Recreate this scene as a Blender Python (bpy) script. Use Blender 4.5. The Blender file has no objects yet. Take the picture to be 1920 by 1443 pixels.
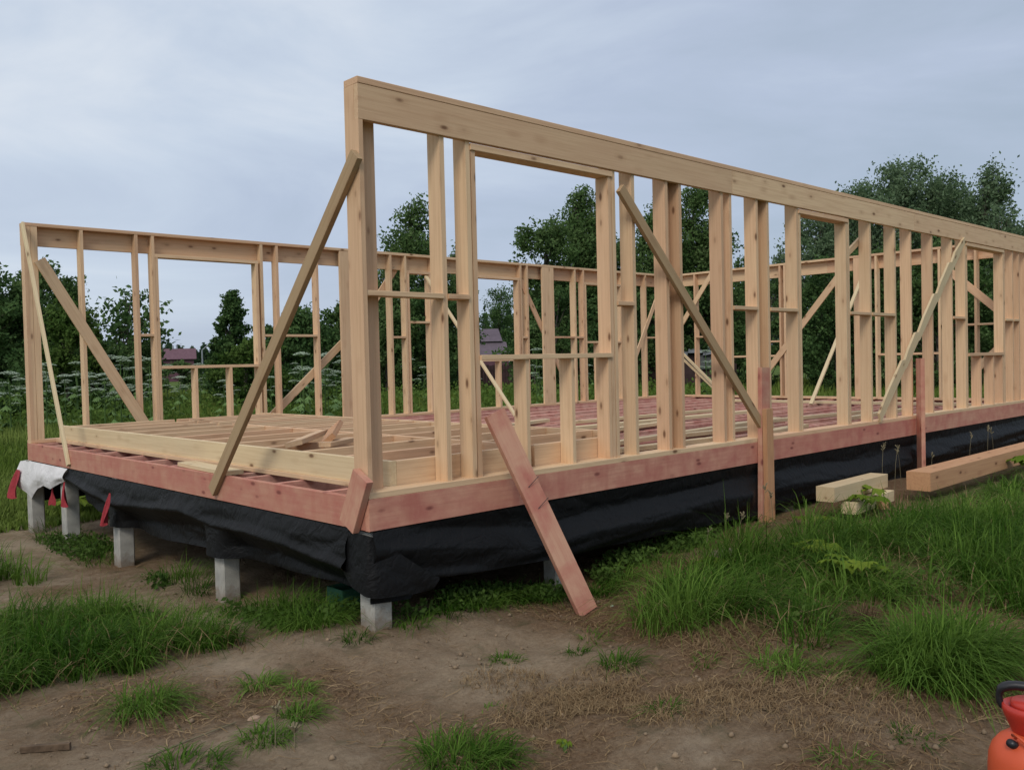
import bpy, math, random
import numpy as np
from mathutils import Vector, Matrix
random.seed(7); RNG = np.random.default_rng(7)
C = bpy.context.scene.collection
SC = bpy.context.scene
# ------------------------------------------------------------------ camera
PITCH, YAW, ROLL = -0.0261, 0.8095, -0.0237
CAM = Vector((-3.1386, -4.5952, 1.0293))
F = Vector((math.cos(YAW)*math.cos(PITCH), math.sin(YAW)*math.cos(PITCH), math.sin(PITCH)))
R0 = F.cross(Vector((0, 0, 1))).normalized(); U0 = R0.cross(F)
R1 = R0*math.cos(ROLL) + U0*math.sin(ROLL); U1 = -R0*math.sin(ROLL) + U0*math.cos(ROLL)
cd = bpy.data.cameras.new('camera'); cam = bpy.data.objects.new('camera', cd); C.objects.link(cam)
cam.matrix_world = Matrix(((R1.x, U1.x, -F.x, CAM.x), (R1.y, U1.y, -F.y, CAM.y), (R1.z, U1.z, -F.z, CAM.z), (0, 0, 0, 1)))
cd.sensor_width = 36; cd.lens = 1677.9/1920*36; cd.clip_end = 2000; cd.clip_start = .05
SC.camera = cam
SC.render.resolution_x = 1024; SC.render.resolution_y = 769
# ------------------------------------------------------------------ sky and sun
SUN_EL, SUN_AZ = math.radians(42), math.atan2(-.50, -.85)      # direction towards the sun (behind the camera, to the left)
world = bpy.data.worlds.new('World'); SC.world = world; world.use_nodes = True
def sky():
    nt = world.node_tree; nt.nodes.clear(); N = nt.nodes; L = nt.links
    out = N.new('ShaderNodeOutputWorld'); bg = N.new('ShaderNodeBackground')
    nis = N.new('ShaderNodeTexSky'); nis.sky_type = 'NISHITA'; nis.sun_disc = False
    nis.sun_elevation = SUN_EL; nis.sun_rotation = math.pi/2 - SUN_AZ
    tc = N.new('ShaderNodeTexCoord')
    mp = N.new('ShaderNodeMapping'); mp.inputs['Scale'].default_value = (1.5, 1.5, 5.5); mp.inputs['Location'].default_value = (3.1, .7, .2)
    L.new(tc.outputs['Generated'], mp.inputs['Vector'])
    n = N.new('ShaderNodeTexNoise'); n.inputs['Scale'].default_value = 1.5; n.inputs['Detail'].default_value = 6; n.inputs['Roughness'].default_value = .56
    n.inputs['Distortion'].default_value = .55
    L.new(mp.outputs['Vector'], n.inputs['Vector'])
    # cloud deck brighter towards the hidden sun side, bluer away from it
    dot = N.new('ShaderNodeVectorMath'); dot.operation = 'DOT_PRODUCT'; dot.inputs[1].default_value = (-.42, .42, .80)
    L.new(tc.outputs['Generated'], dot.inputs[0])
    m1 = N.new('ShaderNodeMapRange'); m1.inputs['From Min'].default_value = -.25; m1.inputs['From Max'].default_value = .62
    m1.inputs['To Min'].default_value = 0; m1.inputs['To Max'].default_value = 1
    L.new(dot.outputs['Value'], m1.inputs['Value'])
    add = N.new('ShaderNodeMath'); add.operation = 'MULTIPLY_ADD'; add.inputs[1].default_value = 1.3; L.new(n.outputs['Fac'], add.inputs[0])
    sub = N.new('ShaderNodeMath'); sub.operation = 'SUBTRACT'; L.new(m1.outputs['Result'], sub.inputs[0]); sub.inputs[1].default_value = .655
    L.new(sub.outputs[0], add.inputs[2])
    cr = N.new('ShaderNodeValToRGB'); e = cr.color_ramp.elements
    e[0].position = 0.0; e[0].color = (.35, .425, .52, 1); e[1].position = 1; e[1].color = (.67, .725, .80, 1)
    k = e.new(.45); k.color = (.445, .515, .645, 1); k = e.new(.74); k.color = (.55, .625, .735, 1)
    L.new(add.outputs[0], cr.inputs['Fac'])
    mulN = N.new('ShaderNodeMix'); mulN.data_type = 'RGBA'; mulN.blend_type = 'ADD'; mulN.inputs['Factor'].default_value = .10
    sc = N.new('ShaderNodeVectorMath'); sc.operation = 'SCALE'; sc.inputs['Scale'].default_value = .1
    L.new(nis.outputs['Color'], sc.inputs[0])
    L.new(cr.outputs['Color'], mulN.inputs['A']); L.new(sc.outputs['Vector'], mulN.inputs['B'])
    L.new(mulN.outputs['Result'], bg.inputs['Color']); bg.inputs['Strength'].default_value = 1.0
    L.new(bg.outputs[0], out.inputs['Surface'])
sky()
sd = bpy.data.lights.new('sun', 'SUN'); sd.energy = 1.5; sd.angle = math.radians(20); sd.color = (1, .93, .82)
sun = bpy.data.objects.new('sun', sd); C.objects.link(sun)
sv = Vector((math.cos(SUN_AZ)*math.cos(SUN_EL), math.sin(SUN_AZ)*math.cos(SUN_EL), math.sin(SUN_EL)))
sun.rotation_euler = sv.to_track_quat('Z', 'Y').to_euler(); sun.location = (-10, -8, 20)
vs = SC.view_settings; vs.view_transform = 'Standard'; vs.look = 'None'; vs.exposure = 0.0; vs.gamma = 1; vs.use_curve_mapping = False
# ------------------------------------------------------------------ helpers
def tag(o, label=None, cat=None, group=None, kind=None):
    if label: o['label'] = label
    if cat: o['category'] = cat
    if group: o['group'] = group
    if kind: o['kind'] = kind
    return o
def empty(name, loc=(0, 0, 0), label=None, cat=None, group=None):
    o = bpy.data.objects.new(name, None); o.empty_display_size = .1; C.objects.link(o); o.location = loc
    return tag(o, label, cat, group)
def link(name, me, mat, parent=None):
    o = bpy.data.objects.new(name, me); C.objects.link(o)
    if mat and not me.materials: me.materials.append(mat)
    if parent: o.parent = parent
    return o
def np_mesh(name, V, Fq, smooth=False, tint=None, tri=False):
    """V (n,3); Fq (m,4) quads or (m,3) triangles"""
    me = bpy.data.meshes.new(name); V = np.asarray(V, np.float32); Fq = np.asarray(Fq, np.int32); k = Fq.shape[1]
    me.vertices.add(len(V)); me.vertices.foreach_set('co', V.ravel())
    me.loops.add(Fq.size); me.loops.foreach_set('vertex_index', Fq.ravel())
    me.polygons.add(len(Fq)); me.polygons.foreach_set('loop_start', np.arange(0, Fq.size, k, dtype=np.int32))
    me.polygons.foreach_set('loop_total', np.full(len(Fq), k, np.int32))
    if smooth: me.polygons.foreach_set('use_smooth', np.ones(len(Fq), bool))
    if tint is not None:
        a = me.attributes.new('tint', 'FLOAT', 'POINT'); a.data.foreach_set('value', np.asarray(tint, np.float32))
    me.update(calc_edges=True); me.validate()
    return me
def pmesh(name, verts, faces, smooth=False):
    me = bpy.data.meshes.new(name); me.from_pydata([tuple(v) for v in verts], [], faces); me.update()
    if smooth:
        for p in me.polygons: p.use_smooth = True
    return me
_h = np.random.default_rng(3).random((256, 256))
def vn(x, y, s=1., o=0):
    x = np.asarray(x, float)*s + 17.3*o + 500; y = np.asarray(y, float)*s + 9.1*o + 500
    xi = np.floor(x).astype(int); yi = np.floor(y).astype(int); fx = x-xi; fy = y-yi
    fx = fx*fx*(3-2*fx); fy = fy*fy*(3-2*fy)
    a = _h[xi % 256, yi % 256]; b = _h[(xi+1) % 256, yi % 256]; c = _h[xi % 256, (yi+1) % 256]; d = _h[(xi+1) % 256, (yi+1) % 256]
    return (a*(1-fx)+b*fx)*(1-fy)+(c*(1-fx)+d*fx)*fy - .5
CP = [(0,0,-.65),(0,2.2,-.8),(0,4.2,-.84),(0,5.7,-.85),(0,7,-.86),(1.8,.1,-.74),(5,-.1,-.57),(7,-.7,-.5),(8,-.1,-.5),(12,0,-.45),(14,-1,-.4),(-3.1,-4.6,-.53),(1.3,-.5,-.70),(1.5,-2,-.58),(3,-2,-.52),(5,-3,-.45),(-1.5,-1.5,-.6),(-1,1.5,-.75),(-4,2,-.72),(-3,6,-.8),(4,4,-.8),(8,4,-.7),(12,6,-.7),(3,9,-.85),(9,10,-.85),(-6,12,-.9),(16,8,-.8),(.6,-3.4,-.55)]
def g0(x, y):
    x = np.asarray(x, float); y = np.asarray(y, float); num = 0; den = 0
    for a, b, c in CP:
        w = 1/((x-a)**2+(y-b)**2+.15)**1.5; num = num+w*c; den = den+w
    w = 1/(12.**2)**1.5*.5
    return (num+w*(-.85))/(den+w)
def g1(x, y):
    z = g0(x, y)
    near = np.clip(1-np.hypot(np.asarray(x)-.5, np.asarray(y)+.5)/12, 0, 1)
    return z + near*(.10*vn(x, y, 1.1)*np.clip(1, 0, 1) + .05*vn(x, y, 2.7, 1) + .035*np.abs(vn(x, y, 5, 2)) + .020*vn(x, y, 13, 3) + .010*vn(x, y, 34, 4)) - near*.005
def gz(x, y): return float(g1(x, y))
def polar(px, D):
    a = YAW - math.atan((px-960)/1677.9)
    return CAM.x+math.cos(a)*D, CAM.y+math.sin(a)*D
# ------------------------------------------------------------------ materials
def mat(name):
    m = bpy.data.materials.new(name); m.use_nodes = True; nt = m.node_tree
    return m, nt.nodes, nt.links, nt.nodes['Principled BSDF']
def simple(name, col, rough=.8, metal=0, var=.12, scale=6, bump=0, bscale=60, spec=.3):
    m, N, L, b = mat(name)
    b.inputs['Roughness'].default_value = rough; b.inputs['Metallic'].default_value = metal; b.inputs['Specular IOR Level'].default_value = spec
    tc = N.new('ShaderNodeTexCoord'); n = N.new('ShaderNodeTexNoise'); n.inputs['Scale'].default_value = scale; n.inputs['Detail'].default_value = 6
    L.new(tc.outputs['Object'], n.inputs['Vector'])
    cr = N.new('ShaderNodeValToRGB'); e = cr.color_ramp.elements
    e[0].position = .3; e[0].color = tuple(max(0, c*(1-var*2)) for c in col)+(1,); e[1].position = .7; e[1].color = tuple(min(1, c*(1+var)) for c in col)+(1,)
    L.new(n.outputs['Fac'], cr.inputs['Fac']); L.new(cr.outputs['Color'], b.inputs['Base Color'])
    if bump:
        n2 = N.new('ShaderNodeTexNoise'); n2.inputs['Scale'].default_value = bscale; n2.inputs['Detail'].default_value = 5; L.new(tc.outputs['Object'], n2.inputs['Vector'])
        bp = N.new('ShaderNodeBump'); bp.inputs['Strength'].default_value = bump; bp.inputs['Distance'].default_value = .01
        L.new(n2.outputs['Fac'], bp.inputs['Height']); L.new(bp.outputs['Normal'], b.inputs['Normal'])
    return m
def wood(name, ca, cb, cg, knot=(.13, .055, .025), blot=None, blotamt=.5):
    """sawn timber: ca..cb per-piece tint, cg grain colour, knots, optional blotchy stain"""
    m, N, L, b = mat(name)
    b.inputs['Roughness'].default_value = .68; b.inputs['Specular IOR Level'].default_value = .22
    tc = N.new('ShaderNodeTexCoord'); oi = N.new('ShaderNodeObjectInfo')
    cmb = N.new('ShaderNodeCombineXYZ')
    for i, k in enumerate((37., 13., 23.)):
        mm = N.new('ShaderNodeMath'); mm.operation = 'MULTIPLY'; mm.inputs[1].default_value = k; L.new(oi.outputs['Random'], mm.inputs[0]); L.new(mm.outputs[0], cmb.inputs[i])
    ad = N.new('ShaderNodeVectorMath'); L.new(tc.outputs['Object'], ad.inputs[0]); L.new(cmb.outputs[0], ad.inputs[1])
    def mp(s):
        p = N.new('ShaderNodeMapping'); p.inputs['Scale'].default_value = s; L.new(ad.outputs[0], p.inputs['Vector']); return p
    # knots distort the grain
    vk = N.new('ShaderNodeTexVoronoi'); vk.inputs['Scale'].default_value = 1; vk.inputs['Randomness'].default_value = 1
    L.new(mp((3.6, 8.5, 8.5)).outputs[0], vk.inputs['Vector'])
    kr = N.new('ShaderNodeMapRange'); kr.inputs['From Min'].default_value = .07; kr.inputs['From Max'].default_value = .16; kr.inputs['To Min'].default_value = 1; kr.inputs['To Max'].default_value = 0; kr.clamp = True
    L.new(vk.outputs['Distance'], kr.inputs['Value'])
    halo = N.new('ShaderNodeMapRange'); halo.inputs['From Min'].default_value = .12; halo.inputs['From Max'].default_value = .36; halo.inputs['To Min'].default_value = 1; halo.inputs['To Max'].default_value = 0
    L.new(vk.outputs['Distance'], halo.inputs['Value'])
    g = N.new('ShaderNodeTexNoise'); g.inputs['Scale'].default_value = 1; g.inputs['Detail'].default_value = 4; g.inputs['Roughness'].default_value = .65
    L.new(mp((1.6, 52, 52)).outputs[0], g.inputs['Vector'])
    ga = N.new('ShaderNodeMath'); ga.operation = 'MULTIPLY_ADD'; ga.inputs[1].default_value = .22; L.new(halo.outputs[0], ga.inputs[0]); L.new(g.outputs['Fac'], ga.inputs[2])
    gr = N.new('ShaderNodeMapRange'); gr.inputs['From Min'].default_value = .42; gr.inputs['From Max'].default_value = .78; L.new(ga.outputs[0], gr.inputs['Value'])
    big = N.new('ShaderNodeTexNoise'); big.inputs['Scale'].default_value = 1; big.inputs['Detail'].default_value = 3; L.new(mp((1.1, 5, 5)).outputs[0], big.inputs['Vector'])
    bs = N.new('ShaderNodeMath'); bs.operation = 'MULTIPLY_ADD'; bs.inputs[1].default_value = .9; bs.inputs[2].default_value = -.45; L.new(big.outputs['Fac'], bs.inputs[0])
    ra = N.new('ShaderNodeMath'); ra.use_clamp = True; L.new(oi.outputs['Random'], ra.inputs[0]); L.new(bs.outputs[0], ra.inputs[1])
    mx = N.new('ShaderNodeMix'); mx.data_type = 'RGBA'; mx.inputs['A'].default_value = ca+(1,); mx.inputs['B'].default_value = cb+(1,); L.new(ra.outputs[0], mx.inputs['Factor'])
    m2 = N.new('ShaderNodeMix'); m2.data_type = 'RGBA'; m2.inputs['B'].default_value = cg+(1,); hv = N.new('ShaderNodeHueSaturation'); vr = N.new('ShaderNodeMath'); vr.operation = 'MULTIPLY'; vr.inputs[1].default_value = 7.31; L.new(oi.outputs['Random'], vr.inputs[0])
    fr = N.new('ShaderNodeMath'); fr.operation = 'FRACT'; L.new(vr.outputs[0], fr.inputs[0]); v2 = N.new('ShaderNodeMath'); v2.operation = 'MULTIPLY_ADD'; v2.inputs[1].default_value = .17; v2.inputs[2].default_value = .87; L.new(fr.outputs[0], v2.inputs[0]); L.new(v2.outputs[0], hv.inputs['Value'])
    L.new(mx.outputs['Result'], hv.inputs['Color']); L.new(hv.outputs['Color'], m2.inputs['A'])
    gs = N.new('ShaderNodeMath'); gs.operation = 'MULTIPLY'; gs.inputs[1].default_value = .5; L.new(gr.outputs[0], gs.inputs[0]); L.new(gs.outputs[0], m2.inputs['Factor'])
    last = m2
    if blot:
        bn = N.new('ShaderNodeTexNoise'); bn.inputs['Scale'].default_value = 1; bn.inputs['Detail'].default_value = 5; bn.inputs['Roughness'].default_value = .6
        L.new(mp((4.2, 6, 6)).outputs[0], bn.inputs['Vector'])
        br = N.new('ShaderNodeMapRange'); br.inputs['From Min'].default_value = .40; br.inputs['From Max'].default_value = .66; br.inputs['To Max'].default_value = blotamt
        L.new(bn.outputs['Fac'], br.inputs['Value'])
        b2 = N.new('ShaderNodeTexNoise'); b2.inputs['Scale'].default_value = 1; b2.inputs['Detail'].default_value = 3; L.new(mp((8, 1.3, 1.3)).outputs[0], b2.inputs['Vector'])
        b3 = N.new('ShaderNodeMapRange'); b3.inputs['From Min'].default_value = .52; b3.inputs['From Max'].default_value = .64; b3.inputs['To Max'].default_value = .45; L.new(b2.outputs['Fac'], b3.inputs['Value'])
        m5 = N.new('ShaderNodeMix'); m5.data_type = 'RGBA'; m5.inputs['B'].default_value = tuple(c*1.05 for c in cg)+(1,); L.new(last.outputs['Result'], m5.inputs['A']); L.new(b3.outputs[0], m5.inputs['Factor']); last = m5
        m3 = N.new('ShaderNodeMix'); m3.data_type = 'RGBA'; m3.inputs['B'].default_value = blot+(1,); L.new(last.outputs['Result'], m3.inputs['A']); L.new(br.outputs[0], m3.inputs['Factor']); last = m3
    m4 = N.new('ShaderNodeMix'); m4.data_type = 'RGBA'; m4.inputs['B'].default_value = knot+(1,); L.new(last.outputs['Result'], m4.inputs['A'])
    ks = N.new('ShaderNodeMath'); ks.operation = 'MULTIPLY'; ks.inputs[1].default_value = .85
    sx = N.new('ShaderNodeSeparateColor'); L.new(vk.outputs['Color'], sx.inputs[0])
    st = N.new('ShaderNodeMapRange'); st.inputs['From Min'].default_value = .15; st.inputs['From Max'].default_value = .5; L.new(sx.outputs[0], st.inputs['Value'])
    kk = N.new('ShaderNodeMath'); kk.operation = 'MULTIPLY'; L.new(kr.outputs[0], kk.inputs[0]); L.new(st.outputs[0], kk.inputs[1]); L.new(kk.outputs[0], ks.inputs[0]); L.new(ks.outputs[0], m4.inputs['Factor'])
    L.new(m4.outputs['Result'], b.inputs['Base Color'])
    bp = N.new('ShaderNodeBump'); bp.inputs['Strength'].default_value = .35; bp.inputs['Distance'].default_value = .004; L.new(g.outputs['Fac'], bp.inputs['Height']); L.new(bp.outputs['Normal'], b.inputs['Normal'])
    return m
PINE = wood('pine', (.76, .545, .335), (.70, .445, .275), (.44, .25, .14))
PINEY = wood('pale_pine', (.72, .585, .37), (.67, .52, .32), (.48, .33, .18))
ROUGH = wood('brown_batten', (.47, .33, .19), (.42, .28, .155), (.29, .17, .09))
PINK = wood('pink_treated', (.58, .26, .185), (.63, .37, .25), (.44, .17, .12), (.2, .06, .05), (.42, .12, .10), .6)
PINKD = wood('pink_joist', (.72, .40, .32), (.72, .46, .35), (.42, .16, .13), (.15, .04, .03), (.44, .13, .11), .6)
TIMB = wood('orange_beam', (.62, .35, .19), (.57, .31, .16), (.34, .15, .08))
CONC = simple('concrete', (.42, .41, .37), .9, 0, .16, 9, .6, 120)
def muddy(m):
    N, L = m.node_tree.nodes, m.node_tree.links; b = N['Principled BSDF']; src = b.inputs['Base Color'].links[0].from_socket
    tc = N.new('ShaderNodeTexCoord'); sp_ = N.new('ShaderNodeSeparateXYZ'); L.new(tc.outputs['Object'], sp_.inputs[0]); n = N.new('ShaderNodeTexNoise'); n.inputs['Scale'].default_value = 22; n.inputs['Detail'].default_value = 5; L.new(tc.outputs['Object'], n.inputs['Vector'])
    a = N.new('ShaderNodeMath'); a.operation = 'MULTIPLY_ADD'; a.inputs[1].default_value = .30; L.new(n.outputs['Fac'], a.inputs[0]); L.new(sp_.outputs['Z'], a.inputs[2])
    r = N.new('ShaderNodeMapRange'); r.inputs['From Min'].default_value = .40; r.inputs['From Max'].default_value = .54; r.inputs['To Min'].default_value = .8; r.inputs['To Max'].default_value = 0; L.new(a.outputs[0], r.inputs['Value'])
    x = N.new('ShaderNodeMix'); x.data_type = 'RGBA'; x.inputs['B'].default_value = (.20, .14, .09, 1); L.new(src, x.inputs['A']); L.new(r.outputs[0], x.inputs['Factor']); L.new(x.outputs['Result'], b.inputs['Base Color'])
muddy(CONC)
def leafmat(name, a, b_, rough=.6, trans=.35, amt=1.):
    m, N, L, b = mat(name)
    at = N.new('ShaderNodeAttribute'); at.attribute_name = 'tint'
    cr = N.new('ShaderNodeValToRGB'); e = cr.color_ramp.elements; e[0].color = a+(1,); e[1].color = b_+(1,)
    L.new(at.outputs['Fac'], cr.inputs['Fac']); L.new(cr.outputs['Color'], b.inputs['Base Color'])
    b.inputs['Roughness'].default_value = .7; b.inputs['Specular IOR Level'].default_value = .08
    tr = N.new('ShaderNodeBsdfTranslucent'); L.new(cr.outputs['Color'], tr.inputs['Color'])
    mx = N.new('ShaderNodeMixShader'); mx.inputs[0].default_value = trans
    L.new(b.outputs[0], mx.inputs[1]); L.new(tr.outputs[0], mx.inputs[2]); L.new(mx.outputs[0], N['Material Output'].inputs['Surface'])
    return m
BIRCH = leafmat('birch_leaves', (.050, .105, .026), (.145, .22, .08))
DARKG = leafmat('dark_leaves', (.038, .085, .026), (.11, .185, .06))
BRIGHT = leafmat('bright_leaves', (.045, .095, .018), (.11, .17, .04))
WILLOW = leafmat('willow_leaves', (.07, .12, .05), (.19, .265, .15))
GRASS = leafmat('grass_blades', (.030, .085, .006), (.175, .29, .05), .5, .4)
MEADOW = leafmat('meadow_blades', (.085, .14, .018), (.22, .28, .07), .7, .3)
STRAW = leafmat('straw', (.13, .075, .035), (.34, .24, .13), .8, .1)
BROADL = leafmat('broad_leaves', (.035, .075, .015), (.11, .18, .04), .5, .3)
LIMEL = leafmat('lime_leaves', (.12, .19, .02), (.22, .29, .04), .5, .35)
UMBEL = simple('umbel_white', (.31, .38, .27), .8)
BARK = simple('bark', (.12, .10, .08), .9, 0, .3, 14)
STEMM = simple('weed_stem', (.07, .13, .03), .7)
# ------------------------------------------------------------------ ground
def ground():
    def axis(lo, hi, step, far):
        a = list(np.arange(lo, hi, step)); s = step; x = hi
        while x < far: a.append(x); s *= 1.12; x += s
        s = step; x = lo - step
        while x > -far: a.insert(0, x); s *= 1.12; x -= s
        return np.array(a)
    ax = axis(-3.2, 5.2, .035, 700); ay = axis(-4.2, 3.2, .035, 700)
    X, Y = np.meshgrid(ax, ay, indexing='ij'); Z = g1(X, Y)
    nx, ny = X.shape; V = np.stack([X.ravel(), Y.ravel(), Z.ravel()], 1)
    i = np.arange(nx-1)[:, None]*ny + np.arange(ny-1)[None]; i = i.ravel()
    Fq = np.stack([i, i+ny, i+ny+1, i+1], 1)
    me = np_mesh('ground', V, Fq, True)
    x, y = X.ravel(), Y.ravel()
    green = np.clip((y-7.4)/1.0, 0, 1)
    green = np.maximum(green, np.clip((-x-1.5+.45*(y-4))/1.5, 0, 1)*np.clip((y-2.2)/1., 0, 1))
    green = np.maximum(green, np.clip((x-3.2-.7*(y+3))/1.6, 0, 1)*np.clip((-.6-y)/.5, 0, 1))
    green = np.maximum(green, np.clip((x-14)/2, 0, 1))
    green = np.maximum(green, np.clip((-6-y)/2, 0, 1)); green = np.maximum(green, np.clip((-6-x)/2, 0, 1))
    mown = np.clip((y-7.3)/.6, 0, 1)*np.clip((x-2.0)/4+.2*vn(x, y, .4), 0, 1)*np.clip((24-y)/5, 0, 1)
    straw = np.clip(.68+1.2*vn(x, y, 1.5, 7)+.35*np.clip((x-.2-.6*(y+2))/1.5, -1, 1), 0, 1)*(1-green)
    for nme, val in (('green', green), ('mown', mown), ('straw', straw)):
        a = me.attributes.new(nme, 'FLOAT', 'POINT'); a.data.foreach_set('value', val.astype(np.float32))
    m, N, L, b = mat('ground'); b.inputs['Roughness'].default_value = .95; b.inputs['Specular IOR Level'].default_value = .15
    geo = N.new('ShaderNodeNewGeometry')
    def noise(s, d=6, r=.6, vec=None):
        n = N.new('ShaderNodeTexNoise'); n.inputs['Scale'].default_value = s; n.inputs['Detail'].default_value = d; n.inputs['Roughness'].default_value = r
        L.new(vec or geo.outputs['Position'], n.inputs['Vector']); return n
    def ramp(n, stops):
        cr = N.new('ShaderNodeValToRGB'); e = cr.color_ramp.elements
        e[0].position, e[0].color = stops[0][0], stops[0][1]+(1,); e[1].position, e[1].color = stops[-1][0], stops[-1][1]+(1,)
        for p, c in stops[1:-1]: k = e.new(p); k.color = c+(1,)
        L.new(n.outputs['Fac'], cr.inputs['Fac']); return cr
    def mix(a, bb, f):
        x = N.new('ShaderNodeMix'); x.data_type = 'RGBA'; L.new(a, x.inputs['A']); L.new(bb, x.inputs['B'])
        if isinstance(f, float): x.inputs['Factor'].default_value = f
        else: L.new(f, x.inputs['Factor'])
        return x.outputs['Result']
    clay = ramp(noise(2.2, 8), [(.3, (.185, .13, .078)), (.5, (.325, .243, .158)), (.72, (.45, .36, .255))])
    fine = ramp(noise(40, 5, .7), [(.35, (.14, .095, .06)), (.62, (.36, .28, .195))])
    c1 = mix(clay.outputs['Color'], fine.outputs['Color'], .35)
    strc = ramp(noise(55, 5, .8), [(.35, (.085, .045, .024)), (.55, (.19, .115, .062)), (.72, (.31, .215, .125))])
    at = N.new('ShaderNodeAttribute'); at.attribute_name = 'straw'
    sn = noise(9, 6, .7); sm = N.new('ShaderNodeMath'); sm.operation = 'MULTIPLY_ADD'; sm.inputs[1].default_value = 1.6; sm.inputs[2].default_value = -.8; L.new(sn.outputs['Fac'], sm.inputs[0])
    sa = N.new('ShaderNodeMath'); sa.use_clamp = True; L.new(at.outputs['Fac'], sa.inputs[0]); L.new(sm.outputs[0], sa.inputs[1])
    c2 = mix(c1, strc.outputs['Color'], sa.outputs[0])
    moss = ramp(noise(5, 7, .7), [(.56, (0, 0, 0)), (.68, (.55, .55, .55))])
    mo = N.new('ShaderNodeRGB'); mo.outputs[0].default_value = (.055, .055, .02, 1)
    c2 = mix(c2, mo.outputs[0], moss.outputs['Color'])
    grs = ramp(noise(1.3, 9, .75), [(.3, (.05, .085, .014)), (.55, (.085, .13, .022)), (.75, (.13, .155, .04))])
    ag = N.new('ShaderNodeAttribute'); ag.attribute_name = 'green'; c3 = mix(c2, grs.outputs['Color'], ag.outputs['Fac'])
    mw = ramp(noise(2.6, 9, .7), [(.3, (.12, .082, .035)), (.6, (.17, .12, .055)), (.8, (.14, .14, .045))])
    am = N.new('ShaderNodeAttribute'); am.attribute_name = 'mown'; c4 = mix(c3, mw.outputs['Color'], am.outputs['Fac'])
    L.new(c4, b.inputs['Base Color'])
    bn = noise(28, 9, .75); bp = N.new('ShaderNodeBump'); bp.inputs['Strength'].default_value = .9; bp.inputs['Distance'].default_value = .03
    L.new(bn.outputs['Fac'], bp.inputs['Height'])
    bn2 = noise(130, 4, .7); bp2 = N.new('ShaderNodeBump'); bp2.inputs['Strength'].default_value = .6; bp2.inputs['Distance'].default_value = .008
    L.new(bn2.outputs['Fac'], bp2.inputs['Height']); L.new(bp.outputs['Normal'], bp2.inputs['Normal']); L.new(bp2.outputs['Normal'], b.inputs['Normal'])
    o = link('ground', me, m); o['kind'] = 'structure'
ground()
# ------------------------------------------------------------------ timber helpers
def lumber(name, a, b, w, t, m, side, parent=None, ch=.0025, ext=None):
    """sawn board from a to b (centre line); w = size along `side`, t = the other way"""
    a = Vector(a); b = Vector(b); X = (b-a); ln = X.length; X.normalize(); Z = Vector(side); Z = (Z-X*Z.dot(X)).normalized(); Y = Z.cross(X)
    h = ln/2; p = []
    for sy, sz in ((1, 1), (-1, 1), (-1, -1), (1, -1)):
        q = [(sy*(t/2), sz*(w/2-ch)), (sy*(t/2-ch), sz*(w/2))]
        p += q if sy*sz > 0 else q[::-1]
    v = [(-h, y, z) for y, z in p] + [(h, y, z) for y, z in p]
    f = [tuple(range(7, -1, -1)), tuple(range(8, 16))] + [(i, (i+1) % 8, 8+(i+1) % 8, 8+i) for i in range(8)]
    o = link(name, pmesh(name, v, f), m, parent)
    mid = (a+b)/2
    o.matrix_local = Matrix(((X.x, Y.x, Z.x, mid.x), (X.y, Y.y, Z.y, mid.y), (X.z, Y.z, Z.z, mid.z), (0, 0, 0, 1)))
    return o
def profile(name, pts, t, m, origin, X, Y, parent=None):
    """prism: outline pts in the X/Y plane at origin, thickness t centred along X x Y"""
    X = Vector(X).normalized(); Y = Vector(Y); Y = (Y-X*Y.dot(X)).normalized(); Z = X.cross(Y); n = len(pts)
    area = sum(pts[i][0]*pts[(i+1) % n][1]-pts[(i+1) % n][0]*pts[i][1] for i in range(n))
    if area < 0: pts = pts[::-1]
    v = [(x, y, -t/2) for x, y in pts] + [(x, y, t/2) for x, y in pts]
    f = [tuple(range(n-1, -1, -1)), tuple(range(n, 2*n))] + [(i, (i+1) % n, n+(i+1) % n, n+i) for i in range(n)]
    o = link(name, pmesh(name, v, f), m, parent); O = Vector(origin)
    o.matrix_local = Matrix(((X.x, Y.x, Z.x, O.x), (X.y, Y.y, Z.y, O.y), (X.z, Y.z, Z.z, O.z), (0, 0, 0, 1)))
    return o
W, LN, PL, HB, HT, TT = 7.053, 12.697, .24, 2.532, 2.748, 2.79
house = empty('house_frame', (0, 0, 0), 'unfinished open timber house frame with bare stud walls on a pink floor rim', 'house frame')
def H(name, *a, **k): return lumber(name, *a, parent=house, **k)
# --- floor: treated rim and joists
H('rim_joist', (0, 0, 0) and (0, .0225, .1), (LN*.364, .0225, .1), .2, .045, PINK, (0, 0, 1))
H('rim_joist', (LN*.364+.002, .0225, .1), (LN*.66, .0225, .1), .2, .045, PINK, (0, 0, 1))
H('rim_joist', (LN*.66+.002, .0225, .1), (LN, .0225, .1), .2, .045, PINK, (0, 0, 1))
H('rim_joist', (.0225, .047, .1), (.0225, W-.047, .1), .2, .045, PINK, (0, 0, 1))
H('rim_joist', (0, W-.0225, .1), (LN, W-.0225, .1), .2, .045, PINK, (0, 0, 1))
H('rim_joist', (LN-.0225, .047, .1), (LN-.0225, W-.047, .1), .2, .045, PINK, (0, 0, 1))
jv = [.16, .58, 1.24, 1.74, 1.99, 2.5, 3.08, 3.66, 4.24, 4.92, 5.42, 5.9, 6.4, 6.9]
for k, v in enumerate(jv):
    H('pink_joist', (.047, v, .0975), (3.05+.2*(k % 2), v, .0975), .195, .045, PINKD, (0, 0, 1))
rv = [.26, .52, .83, .93, 1.42, 1.52, 1.98, 2.20, 2.57, 2.75, 3.15, 3.25, 3.72, 3.90, 4.30, 4.42, 4.88, 5.05, 5.46, 5.60, 6.02, 6.30, 6.62, 6.85]
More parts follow.
